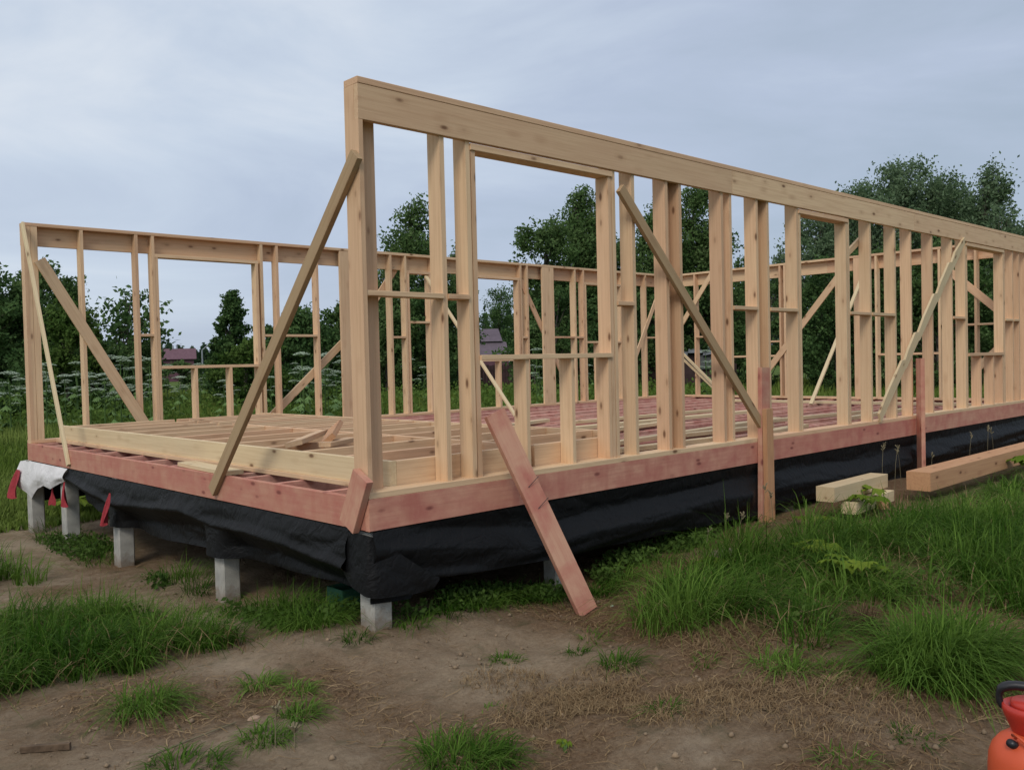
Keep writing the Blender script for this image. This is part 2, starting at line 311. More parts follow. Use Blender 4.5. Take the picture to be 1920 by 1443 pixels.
for k, v in enumerate(rv):
    o1 = .06*math.sin(k*2.3)
    a = 2.75 + .5*abs(math.sin(k*1.7)); bq = 6.2+1.2*math.sin(k*3.1); top = .195 if k % 2 else .17
    H('pink_joist', (a, v+o1, top/2), (bq, v+o1*.6, top/2), top, .045, PINKD, (0, 0, 1))
    H('pink_joist', (bq-.5, v+.055+o1*.6, top/2), (LN-.05, v+.05, top/2), top, .045, PINKD, (0, 0, 1))
for la in ((3.4, 1.9, 6.0, 2.2), (6.2, 1.3, 9.0, 1.0), (5.4, 3.3, 8.8, 3.1), (3.2, 3.3, 5.6, 3.9), (7.4, .6, 9.6, .75), (3.0, .5, 4.6, .42), (4.4, .95, 6.1, .8)):
    H('loose_joist', (la[0], la[1], .219), (la[2], la[3], .219), .09, .042, PINEY, (0, 1, 0))
H('loose_joist', (3.3, .95, .218), (7.2, 1.35, .218), .10, .042, PINEY, (0, 1, 0)); H('loose_joist', (4.6, 2.6, .22), (8.4, 2.45, .22), .12, .042, PINEY, (0, 1, 0)); H('loose_joist', (5.0, .35, .22), (6.3, .5, .22), .12, .042, PINEY, (0, 1, 0))
for u in (3.35, 5.2, 7.6, 9.5):
    for k in range(0, 23, 3):
        v = .3+.29*k
        H('blocking', (u+.05*math.sin(k*5+u), v+.03, .085), (u+.05*math.sin(k*5+u), v+.27, .085), .15, .045, PINKD, (0, 0, 1))
# --- floor: upper light joists over the left part
JT = .40
H('floor_plate', (.31, .155, .2175), (.31, 6.86, .2175), .10, .035, PINE, (1, 0, 0))
H('front_beam', (.305, .155, .3175), (.305, 6.80, .3175), .165, .045, PINEY, (0, 0, 1))
lv = [.155+.045/2] + [.155+.58*k for k in range(1, 12)]
for k, v in enumerate(lv):
    e = 2.44 if k < 1 else 2.90
    H('light_joist', (.33, v, .3175), (1.555, v, .3175), .165, .045, PINE, (0, 0, 1))
    H('light_joist', (1.605, v+.02*(k % 2), .3175), (e, v, .3175), .165, .045, PINE, (0, 0, 1))
H('cross_beam', (1.58, .20, .318), (1.58, 4.85, .318), .166, .045, PINE, (0, 0, 1))
H('cross_beam', (2.925, .60, .318), (2.925, 6.88, .318), .166, .045, PINE, (0, 0, 1))
for k in range(5, 11):
    H('light_joist', (1.62, .155+.58*k+.26, .3175), (2.90, .155+.58*k+.30, .3175), .165, .045, PINE, (0, 0, 1))
# partition plate deep inside
H('partition_plate', (11.05, .2, .222), (11.05, 4.6, .222), .12, .042, PINEY, (1, 0, 0))
# --- plates
def plates(axis, off, lo, hi, cuts):
    pts = [lo]+cuts+[hi]
    for a, b in zip(pts, pts[1:]):
        for z0, z1, nm in ((.20, .24, 'bottom_plate'), (HT+.002, TT, 'top_plate')):
            z = (z0+z1)/2; q = .0015
            if axis == 'u': H(nm, (a+q, off, z), (b-q, off, z), .15, z1-z0, PINE, (0, 1, 0))
            else: H(nm, (off, a+q, z), (off, b-q, z), .15, z1-z0, PINE, (1, 0, 0))
plates('u', .075, 0, LN, [4.62, 8.32]); plates('u', W-.075, 0, LN, [4.1, 8.2]); plates('v', LN-.075, .15, W-.15, [3.4])
def header(axis, off, segs):
    for a, b in segs:
        z = (HB+HT)/2
        if axis == 'u': H('header', (a, off, z), (b, off, z), HT-HB, .044, PINE, (0, 0, 1))
        else: H('header', (off, a, z), (off, b, z), HT-HB, .044, PINE, (0, 0, 1))
header('u', .024, [(.002, 4.12), (4.123, 8.2), (8.203, LN)])
header('u', W-.024, [(.002, 4.3), (4.303, 8.65), (8.653, LN)])
header('v', LN-.024, [(.05, 3.4), (3.403, W-.05)])
def stud(wall, pos, z0=PL, z1=HT, t=.038, m=PINE, notch=True, d0=.020, d1=.15):
    """full depth stud, outer edge notched for the header"""
    zt = z1
    if notch and z1 >= HT-.01: pts = [(z0, d0), (HB-.001, d0), (HB-.001, .047), (zt, .047), (zt, d1), (z0, d1)]
    else: pts = [(z0, d0), (zt, d0), (zt, d1), (z0, d1)]
    if wall == 'near': return profile('stud', pts, t, m, (pos, 0, 0), (0, 0, 1), (0, 1, 0), house)
    if wall == 'back': return profile('stud', pts, t, m, (pos, W, 0), (0, 0, 1), (0, -1, 0), house)
    return profile('stud', pts, t, m, (LN, pos, 0), (0, 0, 1), (-1, 0, 0), house)
def flat(wall, a, b, depth, z0=PL, z1=HT, t=.038, name='flat_stud'):
    c = (a+b)/2; w = b-a
    if wall == 'near': return H(name, (c, depth, z0), (c, depth, z1), w, t, PINE, (1, 0, 0))
    if wall == 'back': return H(name, (c, W-depth, z0), (c, W-depth, z1), w, t, PINE, (1, 0, 0))
    return H(name, (LN-depth, c, z0), (LN-depth, c, z1), w, t, PINE, (0, 1, 0))
def noggin(wall, a, b, z, t=.033, name='noggin', d0=.006, d1=.145):
    d = (d0+d1)/2; w = d1-d0
    if wall == 'near': return H(name, (a, d, z), (b, d, z), w, t, PINE, (0, 1, 0))
    if wall == 'back': return H(name, (a, W-d, z), (b, W-d, z), w, t, PINE, (0, 1, 0))
    return H(name, (LN-d, a, z), (LN-d, b, z), w, t, PINE, (1, 0, 0))
# near long wall
stud('near', .0165, t=.032, d0=.002); flat('near', .034, .19, .128)
for u in (.667, .893, 2.427, 2.674, 3.126, 3.322, 3.97, 4.11, 4.568, 4.768, 5.342, 6.466, 7.01, 7.672, 8.132, 8.79, 9.45, 9.935, 11.49, 11.87, 12.16, 12.5, 12.67): stud('near', u)
SH = 2.475
for u in (.941, 2.379, 5.39, 6.42, 9.985, 11.445): stud('near', u, z1=SH, notch=False)
flat('near', 3.147, 3.301, .135, t=.028); flat('near', 4.589, 4.747, .135, t=.028)
for a, b in ((.914, 2.406), (5.363, 6.445), (9.956, 11.468)): noggin('near', a, b, SH+.0235, .044, 'window_head', .008, .148)
noggin('near', .962, 2.358, 1.062, .035, 'window_sill', .002, .148); noggin('near', 10.006, 11.424, .975, .042, 'window_sill', .002, .148)
for u in (1.418, 1.905, 2.338): stud('near', u, z1=1.0435, notch=False, t=.034)
for u in (10.5, 11.01, 11.40): stud('near', u, z1=.953, notch=False)
for a, b, z in ((.688, .872, 1.474), (2.448, 2.653, 1.478), (4.131, 4.547, 1.484), (4.789, 5.321, 1.484), (6.487, 6.989, 1.482), (7.031, 7.651, 1.482), (9.471, 9.914, 1.482), (11.511, 11.849, 1.482), (11.891, 12.139, 1.482)): noggin('near', a, b, z)
noggin('near', .036, .646, 1.474, d1=.107)
# back long wall
flat('back', .002, .075, .128); flat('back', .078, .15, .128); stud('back', .02)
for u in (.642, 1.30, 1.51, 3.03, 3.27, 3.918, 5.245, 5.535, 6.085, 6.75, 8.10, 8.265, 9.54, 9.785, 11.704, 12.3, 12.52): stud('back', u)
for u in (1.551, 2.955, 5.585, 6.03, 6.80, 8.045, 9.835, 10.905): stud('back', u, z1=SH, notch=False)
flat('back', 4.31, 4.60, .128); flat('back', 8.65, 8.955, .128); stud('back', 10.95)
for a, b in ((1.53, 2.98), (5.557, 6.063), (6.772, 8.078), (9.807, 10.93)): noggin('back', a, b, SH+.0235, .044, 'window_head', .008, .148)
for a, b, z in ((1.572, 2.934, 1.06), (6.821, 8.024, 1.06), (9.856, 10.884, 1.37)): noggin('back', a, b, z, .038, 'window_sill', .002, .148)
for u in (2.035, 2.526, 7.558): stud('back', u, z1=1.04, notch=False)
for u in (10.2, 10.55): stud('back', u, z1=1.35, notch=False)
for a, b, z in ((1.321, 1.489, 1.478), (3.291, 3.897, 1.478), (3.051, 3.249, 1.478), (5.266, 5.514, 1.458), (5.606, 6.009, 1.70), (8.121, 8.244, 1.46), (8.957, 9.519, 1.464), (9.561, 9.764, 1.464), (11.725, 12.279, 1.46)): noggin('back', a, b, z)
# far short wall
for v in (.35, .79, 1.365, 1.9, 2.45, 3.1, 4.23, 4.33, 5.0, 5.6, 6.29, 6.75): stud('far', v)
flat('far', 2.68, 2.86, .128)
for a, b, z in ((5.62, 6.27, 1.45), (4.35, 4.98, 1.30), (1.0, 1.34, 1.46), (.37, .77, 1.46), (.81, 1.34, 1.46)): noggin('far', a, b, z)
for a, b, z in ((4.35, 5.58, 1.02), (1.385, 2.43, 1.0)): noggin('far', a, b, z, .038, 'window_sill')
# --- braces
def brace(a, b, w, t, m, side, name='diagonal_brace'): return H(name, a, b, w, t, m, side)
brace((-.022, -.005, 2.31), (-.022, 2.11, .07), .095, .040, ROUGH, (0, 1, 1), 'temporary_brace')      # front, from the near corner
brace((-.018, 6.86, 2.77), (-.018, 5.54, .04), .06, .030, PINEY, (0, 1, 0), 'temporary_brace')
brace((2.46, -.021, 2.39), (4.52, -.021, .36), .085, .040, ROUGH, (1, 0, 1))
brace((.16, W-.162, 2.36), (1.36, W-.162, .28), .135, .022, PINE, (1, 0, 1))
brace((3.20, W+.013, .33), (4.50, W+.013, 1.44), .11, .024, PINE, (1, 0, -1))
brace((4.62, W+.013, 1.50), (5.45, W+.013, 2.55), .10, .024, PINE, (1, 0, -1))
brace((8.13, W-.085, 2.52), (9.5, W-.085, .30), .10, .024, PINE, (1, 0, 1))
brace((5.93, W-.17, 2.44), (5.70, 4.62, .25), .055, .03, PINEY, (1, 0, 0), 'temporary_brace')
brace((11.30, W-.165, 1.05), (12.25, W-.165, 2.62), .09, .024, PINE, (1, 0, -1))
brace((12.53, 6.62, 1.72), (12.53, 5.85, 2.72), .10, .024, PINE, (0, 1, 1))
brace((12.53, 6.62, 1.02), (12.53, 5.7, .27), .05, .03, PINEY, (0, 1, -1)); brace((12.49, 6.62, 1.16), (12.49, 5.7, .36), .05, .03, PINEY, (0, 1, -1))
brace((12.53, 4.62, .72), (12.53, 3.15, 2.42), .12, .024, PINE, (0, 1, 1))
brace((12.52, 2.70, 2.35), (10.36, 2.56, .225), .06, .03, PINEY, (0, 1, 0), 'temporary_brace')
brace((12.53, 1.25, 2.42), (12.53, .2, 1.45), .12, .024, PINE, (0, 1, -1))
brace((12.53, .75, .75), (12.53, .2, 1.3), .12, .024, PINE, (0, 1, 1))
brace((6.52, .17, 2.05), (7.1, .17, 2.37), .07, .03, PINE, (1, 0, -1))
# waney board across the right hand bays: stepped edge
def waney():
    a = Vector((9.76, -.016, 2.54)); b = Vector((7.06, -.016, .27)); X = b-a; ln = X.length
    up, lo = [], []; edges = [0, .17, .36, .58, .73, 1.0]
    for i, (s, e) in enumerate(zip(edges, edges[1:])):
        up += [(s*ln+.015, .075), ((s+.6*(e-s))*ln, .055), (e*ln-.06, .022)]
        lo += [(s*ln+.02, -.06), (e*ln-.02, -.078)]
    pts = up + lo[::-1]
    pts[0] = (-.04, .01)
    Z = Vector((1, 0, -1))
    return profile('waney_brace', [(x, y) for x, y in pts], .028, PINEY, a, X, Vector((-1, 0, 1)), house)
waney()
# --------------------------------------------------------------- loose timber
def solo(name, a, b, w, t, m, side, label, cat, group=None):
    return tag(lumber(name, a, b, w, t, m, side), label, cat, group)
solo('nailed_block', (-.030, .012, .352), (-.030, .180, .022), .165, .05, PINK, (0, 1, .3), 'short tilted pink board nailed over the near corner of the floor rim', 'board')
gpl = gz(1.42, -.52)
plank = solo('leaning_plank', (.97, -.10, .685), (1.43, -.50, gpl+.005), .155, .045, PINK, (1, -.25, 0), 'long pink plank leaning on the floor rim with its foot on the dirt', 'plank')
for fx in (-.04, -.20):
    nl = lumber('nail', (fx, -.026, -.02), (fx-.035, -.05, .075), .005, .005, simple('nail_steel', (.08, .07, .07), .5, .8, .1), (1, 0, 0)); nl.parent = plank
p1 = empty('pink_post', (4.56, -.07, -.6), 'tall pink timber post standing against the rim between plank and beams', 'post')
o = lumber('post_board', (4.575, -.026, .915), (4.53, -.026, -.62), .15, .045, PINK, (1, 0, 0)); o.parent = p1; o.matrix_parent_inverse = Matrix.Translation((-4.56, .07, .6))
o = lumber('pale_cleat', (4.545, -.075, .52), (4.56, -.075, -.64), .12, .048, TIMB, (1, 0, 0)); o.parent = p1; o.matrix_parent_inverse = Matrix.Translation((-4.56, .07, .6))
solo('stake_post', (8.14, -.075, .95), (8.14, -.075, -.45), .14, .05, PINK, (.7, .7, 0), 'darker pink timber post standing behind the long orange beam', 'post')
solo('pale_plank', (.07, 1.92, .219), (.13, 2.93, .219), .15, .034, PINEY, (1, 0, 0), 'short pale plank lying across the pink joists by the front rim', 'plank')
solo('offcut', (.42, 1.62, .43), (1.1, 2.3, .445), .14, .04, PINE, (1, -1, .3), 'tan wooden offcut lying lowest in the pile on the joists', 'offcut')
solo('offcut', (.62, 1.45, .445), (1.15, 2.16, .50), .14, .045, TIMB, (1, -1, 1.2), 'darker offcut propped on top of the small pile of wood', 'offcut')
solo('offcut', (.55, 1.38, .425), (.95, 1.62, .425), .10, .035, PINE, (1, -1, 0), 'stubby offcut at the near edge of the pile on the joists', 'offcut')
gb = gz(7, -.8)
solo('long_beam', (6.10, -.86, -.285), (12.6, -.86, -.265), .24, .19, TIMB, (0, 1, 0), 'long orange timber beam lying in the grass at the right edge', 'beam')
solo('short_beam', (4.75, -.545, -.285), (6.0, -.50, -.29), .18, .14, PINEY, (0, 1, 0), 'short pale beam on a block beside the black sheeting', 'beam')
solo('support_block', (4.98, -.66, -.435), (5.95, -.60, -.43), .15, .11, PINEY, (0, 1, 0), 'second pale offcut beam under the short pale beam', 'beam')
solo('support_block', (5.5, -.78, -.46), (5.62, -.42, -.455), .08, .09, TIMB, (0, 0, 1), 'small cross block behind the stacked pale beams', 'block')
solo('dirt_offcut', (-2.06, -.33, gz(-2.0, -.33)+.012), (-1.9, -.46, gz(-1.9, -.46)+.02), .03, .022, simple('old_wood', (.12, .08, .05), .9, 0, .2, 30, .5), (0, 0, 1), 'small dark brown offcut lying on the bare dirt at bottom left', 'offcut')
# --------------------------------------------------------------- piles
def pile(x, y, label, rz=0, w=.15):
    zb = gz(x, y)-.25; me_v = []; h = -.003-zb; c = .012
    ring = [(w/2, w/2-c), (w/2-c, w/2), (-w/2+c, w/2), (-w/2, w/2-c), (-w/2, -w/2+c), (-w/2+c, -w/2), (w/2-c, -w/2), (w/2, -w/2+c)]
    zs = np.linspace(0, h, 6); rr = random.Random(int(x*100+y*10))
    for z in zs: me_v += [(a+rr.uniform(-.002, .002), b+rr.uniform(-.002, .002), z) for a, b in ring]
    f = [tuple(range(7, -1, -1)), tuple(range(40, 48))]
    for k in range(5): f += [(k*8+i, k*8+(i+1) % 8, (k+1)*8+(i+1) % 8, (k+1)*8+i) for i in range(8)]
    o = link('concrete_pile', pmesh('concrete_pile', me_v, f), CONC); o.location = (x, y, zb); o.rotation_euler.z = rz
    return tag(o, label, 'pile', 'square concrete piles under the house')
pile(.10, .10, 'square concrete pile under the near corner of the house'); pile(.10, 2.15, 'square concrete pile second along the front rim from the near corner')
pile(.08, 4.30, 'square concrete pile under the knotted red rag on the front rim'); pile(.08, 5.84, 'square concrete pile just left of the black sheeting')
pile(.06, 7.02, 'square concrete pile under the white cloth at the left corner'); pile(1.80, .14, 'square concrete pile behind the foot of the leaning pink plank')
pile(5.16, .12, 'square concrete pile between the pink post and the short pale beam')
# --------------------------------------------------------------- black sheeting
def sheetmat(name, col, rough, spec, sheen=0):
    m, N, L, b = mat(name); b.inputs['Base Color'].default_value = col+(1,); b.inputs['Roughness'].default_value = rough; b.inputs['Specular IOR Level'].default_value = spec
    tc = N.new('ShaderNodeTexCoord'); n = N.new('ShaderNodeTexNoise'); n.inputs['Scale'].default_value = 5; n.inputs['Detail'].default_value = 6; n.inputs['Distortion'].default_value = 1.2
    L.new(tc.outputs['Object'], n.inputs['Vector']); bp = N.new('ShaderNodeBump'); bp.inputs['Strength'].default_value = .3; bp.inputs['Distance'].default_value = .03
    L.new(n.outputs['Fac'], bp.inputs['Height'])
    vv = N.new('ShaderNodeTexVoronoi'); vv.feature = 'DISTANCE_TO_EDGE'; vv.inputs['Scale'].default_value = 5.5; dm = N.new('ShaderNodeVectorMath'); dm.operation = 'MULTIPLY_ADD'; dm.inputs[1].default_value = (.35, .35, .35)
    L.new(n.outputs['Color'], dm.inputs[0]); L.new(tc.outputs['Object'], dm.inputs[2]); L.new(dm.outputs[0], vv.inputs['Vector'])
    b9 = N.new('ShaderNodeBump'); b9.inputs['Strength'].default_value = .35; b9.inputs['Distance'].default_value = .05; L.new(vv.outputs['Distance'], b9.inputs['Height']); L.new(bp.outputs['Normal'], b9.inputs['Normal']); L.new(b9.outputs['Normal'], b.inputs['Normal'])
    cr = N.new('ShaderNodeValToRGB'); e = cr.color_ramp.elements; e[0].color = tuple(c*.8 for c in col)+(1,); e[1].color = tuple(c*1.25 for c in col)+(1,)
    L.new(n.outputs['Fac'], cr.inputs['Fac']); L.new(cr.outputs['Color'], b.inputs['Base Color'])
    return m
FILM = sheetmat('black_film', (.006, .0062, .0068), .6, .2)
def grid_obj(name, P, m, parent=None, smooth=True):
    n, k = P.shape[:2]; i = (np.arange(n-1)[:, None]*k+np.arange(k-1)[None]).ravel()
    me = np_mesh(name, P.reshape(-1, 3), np.stack([i, i+k, i+k+1, i+1], 1), smooth)
    return link(name, me, m, parent)
sheet = empty('black_sheeting', (0, 0, 0), 'creased black plastic sheeting hung below the pink floor rim', 'plastic sheeting')
def curtain_near():
    S = np.linspace(.0, 12.7, 520); T = np.linspace(0, 1, 34); s, t = np.meshgrid(S, T, indexing='ij')
    zl = np.interp(S, [0, .3, .43, .9, 1.6, 2.6, 3.4, 4.4, 5.5, 7.9, 9.6, 12.7], [-.45, -.47, -.36, -.395, -.43, -.45, -.47, -.5, -.48, -.50, -.51, -.43])
    zl = zl + .012*vn(S, S*0, 3, 5)
    zf = np.interp(S, [0, .4, 1.4, 2.6, 3.7, 5.2, 6.9, 7.8, 12.7], [-.04, -.10, -.245, -.22, -.20, -.21, -.245, -.20, -.12])   # the lit fold
    z = -.003 + t*(zl[:, None])
    d = z - zf[:, None]
    v = -.006 + .035*np.clip(-z/.12, 0, 1) - .085*np.clip((.07-d)/.13, 0, 1) + .06*np.clip((-d-.10)/.16, 0, 1)
    d2 = z - (zf[:, None]*.55 - .26*(1+.2*np.sin(s*1.3)))
    v += -.03*np.exp(-(d2/.035)**2)*(.5+.5*np.sin(s*.9+1)) + .03*vn(s*.7, z*6, 2.2, 8)*np.clip(t*3, 0, 1) + .010*(np.clip(1-np.abs(vn(s*.7+z*2, z*4-s*.3, 2.2, 9))*5, 0, 1)-.3)*np.clip(t*4, 0, 1)
    v += .05*vn(s*.6+z, z*3, 1.5, 12)*np.clip((s-6.5)/1, 0, 1)*t
    for c0, wd in ((4.57, .22), (8.14, .18)): w = np.exp(-((s-c0)/wd)**4); v = v*(1-w)+np.maximum(v, .006)*w
    grid_obj('side_sheet', np.stack([s, v, z], -1), FILM, sheet)
def curtain_front():
    S = np.linspace(.22, 5.62, 300); T = np.linspace(0, 1, 34); s, t = np.meshgrid(S, T, indexing='ij')
    zl = np.interp(S, [0, .25, .6, 1.2, 1.9, 2.3, 2.8, 3.4, 3.9, 4.25, 4.6, 5.1, 5.4, 5.62], [-.47, -.45, -.42, -.44, -.45, -.45, -.47, -.5, -.5, -.46, -.49, -.42, -.36, -.16])
    z = -.003+t*zl[:, None]
    hang = np.interp(S, [0, .7, 1.5, 2.1, 2.7, 3.5, 4.2, 4.9, 5.62], [.26, .22, .17, .20, .14, .20, .24, .17, .1])[:, None]
    u = -.006 - .03*np.clip(-z/.1, 0, 1) - .03*np.exp(-((z+hang)/.04)**2) + .17*np.clip((-z-hang)/.16, 0, 1)
    u += .035*vn(s*1.1, z*5, 2.5, 3)*np.clip(t*3, 0, 1) + .03*np.sin(s*5+z*14)*np.clip(t*2, 0, 1)*(vn(s, z*0, .8, 6)+.3) + .010*(np.clip(1-np.abs(vn(s*1.2+z*3, z*4-s*.6, 1.8, 11))*4, 0, 1)-.3)*np.clip(t*4, 0, 1)
    for c0, wd in ((2.15, .22), (4.3, .17)): w = np.exp(-((s-c0)/wd)**4); u = u*(1-w)+np.minimum(u, -.012-.02*t)*w
    grid_obj('front_sheet', np.stack([u, s, z], -1), FILM, sheet)
def corner_flap():
    """the loose corner of the film hangs round the near pile like a bag"""
    A = np.linspace(0, 1, 70); T = np.linspace(0, 1, 30); a, t = np.meshgrid(A, T, indexing='ij')
    K = [0, .3, .42, .5, .62, .8, 1]
    tx = np.interp(A, K, [-.012, -.014, -.016, .03, .12, .28, .44]); ty = np.interp(A, K, [.42, .12, .0, -.02, -.055, -.10, -.13]); tz = np.interp(A, K, [-.02, -.02, -.02, -.04, -.11, -.235, -.345])
    bx = np.interp(A, K, [.02, -.04, -.045, .0, .12, .27, .40]); by = np.interp(A, K, [.40, .16, .0, -.05, -.075, -.09, -.10]); bz = np.interp(A, K, [-.25, -.36, -.395, -.405, -.41, -.42, -.42])
    def sm(v):
        for _ in range(1): v = np.concatenate([v[:1], (v[:-2]+v[1:-1]+v[2:])/3, v[-1:]])
        return v[:, None]
    tx, ty, tz, bx, by, bz = map(sm, (tx, ty, tz, bx, by, bz)); e = np.sin(np.pi*t)
    x = tx*(1-t)+bx*t - .006*e + .014*vn(a*5, t*2, 1.2, 2)*t; y = ty*(1-t)+by*t - .006*e + .018*vn(a*5, t*2.5, 1.4, 4)*t; z = tz*(1-t)+bz*t
    grid_obj('corner_flap', np.stack([x, y, z], -1), FILM, sheet)
def curtain_unseen():  # back and end sheets out of view, added to keep the space underneath dark
    S = np.linspace(0, 12.6, 120); T = np.linspace(0, 1, 10); s, t = np.meshgrid(S, T, indexing='ij')
    grid_obj('unseen_back_sheet', np.stack([s, W+.01+.04*vn(s, t, 1.5)*t, -.003-.5*t], -1), FILM, sheet)
    S = np.linspace(0, 6.9, 60); s, t = np.meshgrid(S, T, indexing='ij')
    grid_obj('unseen_end_sheet', np.stack([LN+.01+.04*vn(s, t, 1.5)*t, s, -.003-.4*t], -1), FILM, sheet)
def floor_film():
    S = np.linspace(.0, LN, 60); T = np.linspace(.0, W, 40); s, t = np.meshgrid(S, T, indexing='ij')
    grid_obj('floor_sheet', np.stack([s, t, -.006-.0*s], -1), FILM, sheet)
floor_film(); curtain_near(); curtain_front(); corner_flap(); curtain_unseen()
WHITE = sheetmat('white_cloth', (.66, .64, .64), .85, .2); RED = sheetmat('red_rag', (.33, .04, .05), .8, .2)
def white_cloth():
    A = np.linspace(0, 1, 60); T = np.linspace(0, 1, 24); a, t = np.meshgrid(A, T, indexing='ij')
    v = 5.60+1.72*a; low = np.interp(A, [0, .12, .3, .45, .6, .75, 1], [-.13, -.17, -.26, -.24, -.30, -.44, -.33])[:, None]
    z = -.003+t*low; u = -.012-.05*np.sin(t*2.6)+.03*vn(v*2, t*2, 2, 3)*t+.06*t*np.clip(a-.5, 0, 1)-.05*np.clip(a-.85, 0, 1)*6*t; z = z-.16*np.clip(a-.86, 0, 1)*(1-t)*4*.3
    tag(grid_obj('white_cloth', np.stack([u, v, z], -1), WHITE), 'white cloth tied under the rim at the left corner of the house', 'cloth')
white_cloth()
def rag(x, y, z, L_, wd, dx, dy, label, seed):
    A = np.linspace(0, 1, 14); T = np.linspace(0, 1, 18); a, t = np.meshgrid(A, T, indexing='ij')
    w = wd*(.30+.75*t)*(a-.5); P = np.stack([x+dx*t+.03*np.sin(a*9+t*4+seed)*t, y+w+dy*t, z-L_*t+.02*np.sin(a*7+seed)*t], -1)
    tag(grid_obj('red_rag', P, RED), label, 'rag', 'red rags hanging below the front rim')
rag(-.10, 4.12, -.12, .30, .13, -.03, .10, 'red rag knotted over the third pile from the near corner', 1)
rag(-.07, 7.20, -.12, .34, .46, -.04, .22, 'large red rag hanging out at the left corner of the house', 2)
rag(-.03, 5.66, -.14, .26, .14, -.01, .02, 'narrow red rag between white cloth and black sheeting', 3)
rag(.05, 6.35, -.26, .20, .12, 0, .02, 'small red rag beside the pile under the white cloth', 5)
# --------------------------------------------------------------- blades (grass, straw)
def blades(X, Y, Z, Ht, Wd, lean, az, nseg=3, droop=1.0, tint=None, zoff=-.01):
    n = len(X); dx, dy = np.cos(az), np.sin(az); px, py = -dy, dx
    rows = []; ts = np.linspace(0, 1, nseg+1)
    for t in ts:
        out = lean*Ht*(t**1.6); up = Ht*t*(1-.35*droop*lean*t*t) - droop*lean*Ht*.35*t**3
        cx = X+dx*out; cy = Y+dy*out; cz = Z+zoff+up; w = Wd*(1-t**2.2)*.5+Wd*.04
        rows.append(np.stack([cx-px*w, cy-py*w, cz], 1)); rows.append(np.stack([cx+px*w, cy+py*w, cz], 1))
    V = np.stack(rows, 1).reshape(-1, 3); k = 2*(nseg+1); b = np.arange(n)*k
    Fq = np.concatenate([np.stack([b+2*s, b+2*s+1, b+2*s+3, b+2*s+2], 1) for s in range(nseg)])
    if tint is None: tint = RNG.random(n)
    return V, Fq, np.repeat(tint, k)
def merge(parts):
    V, Q, T, o = [], [], [], 0
    for v, q, t in parts: V.append(v); Q.append(q+o); T.append(t); o += len(v)
    return np.concatenate(V), np.concatenate(Q), np.concatenate(T)
def tufts(cx, cy, rad, nb, h, wd=.006, spread=.9, green=.5, nseg=4, windx=.25):
    """arching tufts at centres"""
    n = len(cx)*nb; i = np.repeat(np.arange(len(cx)), nb); a = RNG.random(n)*2*np.pi; r = np.sqrt(RNG.random(n))*np.asarray(rad)[i]
    X = np.asarray(cx)[i]+np.cos(a)*r; Y = np.asarray(cy)[i]+np.sin(a)*r; Z = g1(X, Y)
    Ht = 1.42*np.asarray(h)[i]*(.35+.85*RNG.random(n)); az = a+RNG.normal(0, .7, n)
    # a steady breeze from the left
    vx = np.cos(az)+windx*1.4; vy = np.sin(az)-windx*1.4; az = np.arctan2(vy, vx)
    lean = np.clip(RNG.normal(.85, .34, n)*spread, .08, 1.9)
    tint = np.clip(green-.06+.7*vn(np.asarray(cx)[i], np.asarray(cy)[i], 1.7, 51)+RNG.normal(0, .2, n)+np.repeat(RNG.normal(0, .14, len(cx)), nb), 0, 1)
    return blades(X, Y, Z, Ht, wd*(.6+.8*RNG.random(n)), lean, az, nseg, 1., tint)
def rhombs(P, size, tint, flat=.0, vert=0.):
    n = len(P); a = RNG.normal(size=(n, 3)); a[:, 2] = a[:, 2]*(1-flat)-vert; a /= np.linalg.norm(a, axis=1)[:, None]
    b = RNG.normal(size=(n, 3)); b -= a*(a*b).sum(1)[:, None]; b /= np.linalg.norm(b, axis=1)[:, None]
    s = (size*(.6+.8*RNG.random(n)))[:, None]
    V = np.stack([P-a*s*.5, P+b*s*.28, P+a*s*.5, P-b*s*.28], 1).reshape(-1, 3); i = np.arange(n)*4
    return V, np.stack([i, i+1, i+2, i+3], 1), np.repeat(tint, 4)
def in_poly(x, y, poly):
    inside = np.zeros(len(x), bool); j = len(poly)-1
    for i in range(len(poly)):
        xi, yi = poly[i]; xj, yj = poly[j]
        c = ((yi > y) != (yj > y)) & (x < (xj-xi)*(y-yi)/(yj-yi+1e-12)+xi); inside ^= c; j = i
    return inside
def scatter(poly, dens):
    P = np.array(poly); lo = P.min(0); hi = P.max(0); n = int(dens*np.prod(hi-lo))
    x = lo[0]+RNG.random(n)*(hi[0]-lo[0]); y = lo[1]+RNG.random(n)*(hi[1]-lo[1]); k = in_poly(x, y, poly); return x[k], y[k]
right_poly = [(1.06, -1.12), (1.25, -1.45), (1.28, -2.02), (1.5, -2.3), (2.2, -2.05), (2.45, -2.5), (3.2, -3.4), (5, -5.2), (10, -6), (15, -4), (15, -1.5), (6.4, -1.32), (5.9, -.9), (5.0, -.50), (4.0, -.75), (3.1, -.72), (2.35, -.75), (1.6, -.9)]
gp = []
x, y = scatter(right_poly, 30); k = np.hypot(x-2, y+2) < 7; x, y = x[k], y[k]
hh = .25+.30*vn(x, y, 1.5, 3)+.09*RNG.random(len(x)); hh = np.clip(hh, .10, .42); hh *= np.clip(.85+.05*(x-1), .85, 1.05)*np.where(x > 5.3, .7, 1)
k = (vn(x, y, 1.9, 21) > -.22) & (np.hypot((x-5.4)/1.1, (y+.85)/.5) > 1); gp.append(tufts(x[k], y[k], np.full(k.sum(), .15), 62, hh[k]*1.12, .0062, 1.05, .42))
x, y = scatter(right_poly, 6); k = np.hypot(x-2, y+2) >= 6.5; x, y = x[k], y[k]
gp.append(tufts(x, y, np.full(len(x), .22), 60, np.full(len(x), .22), .012, .8, .55, 3))
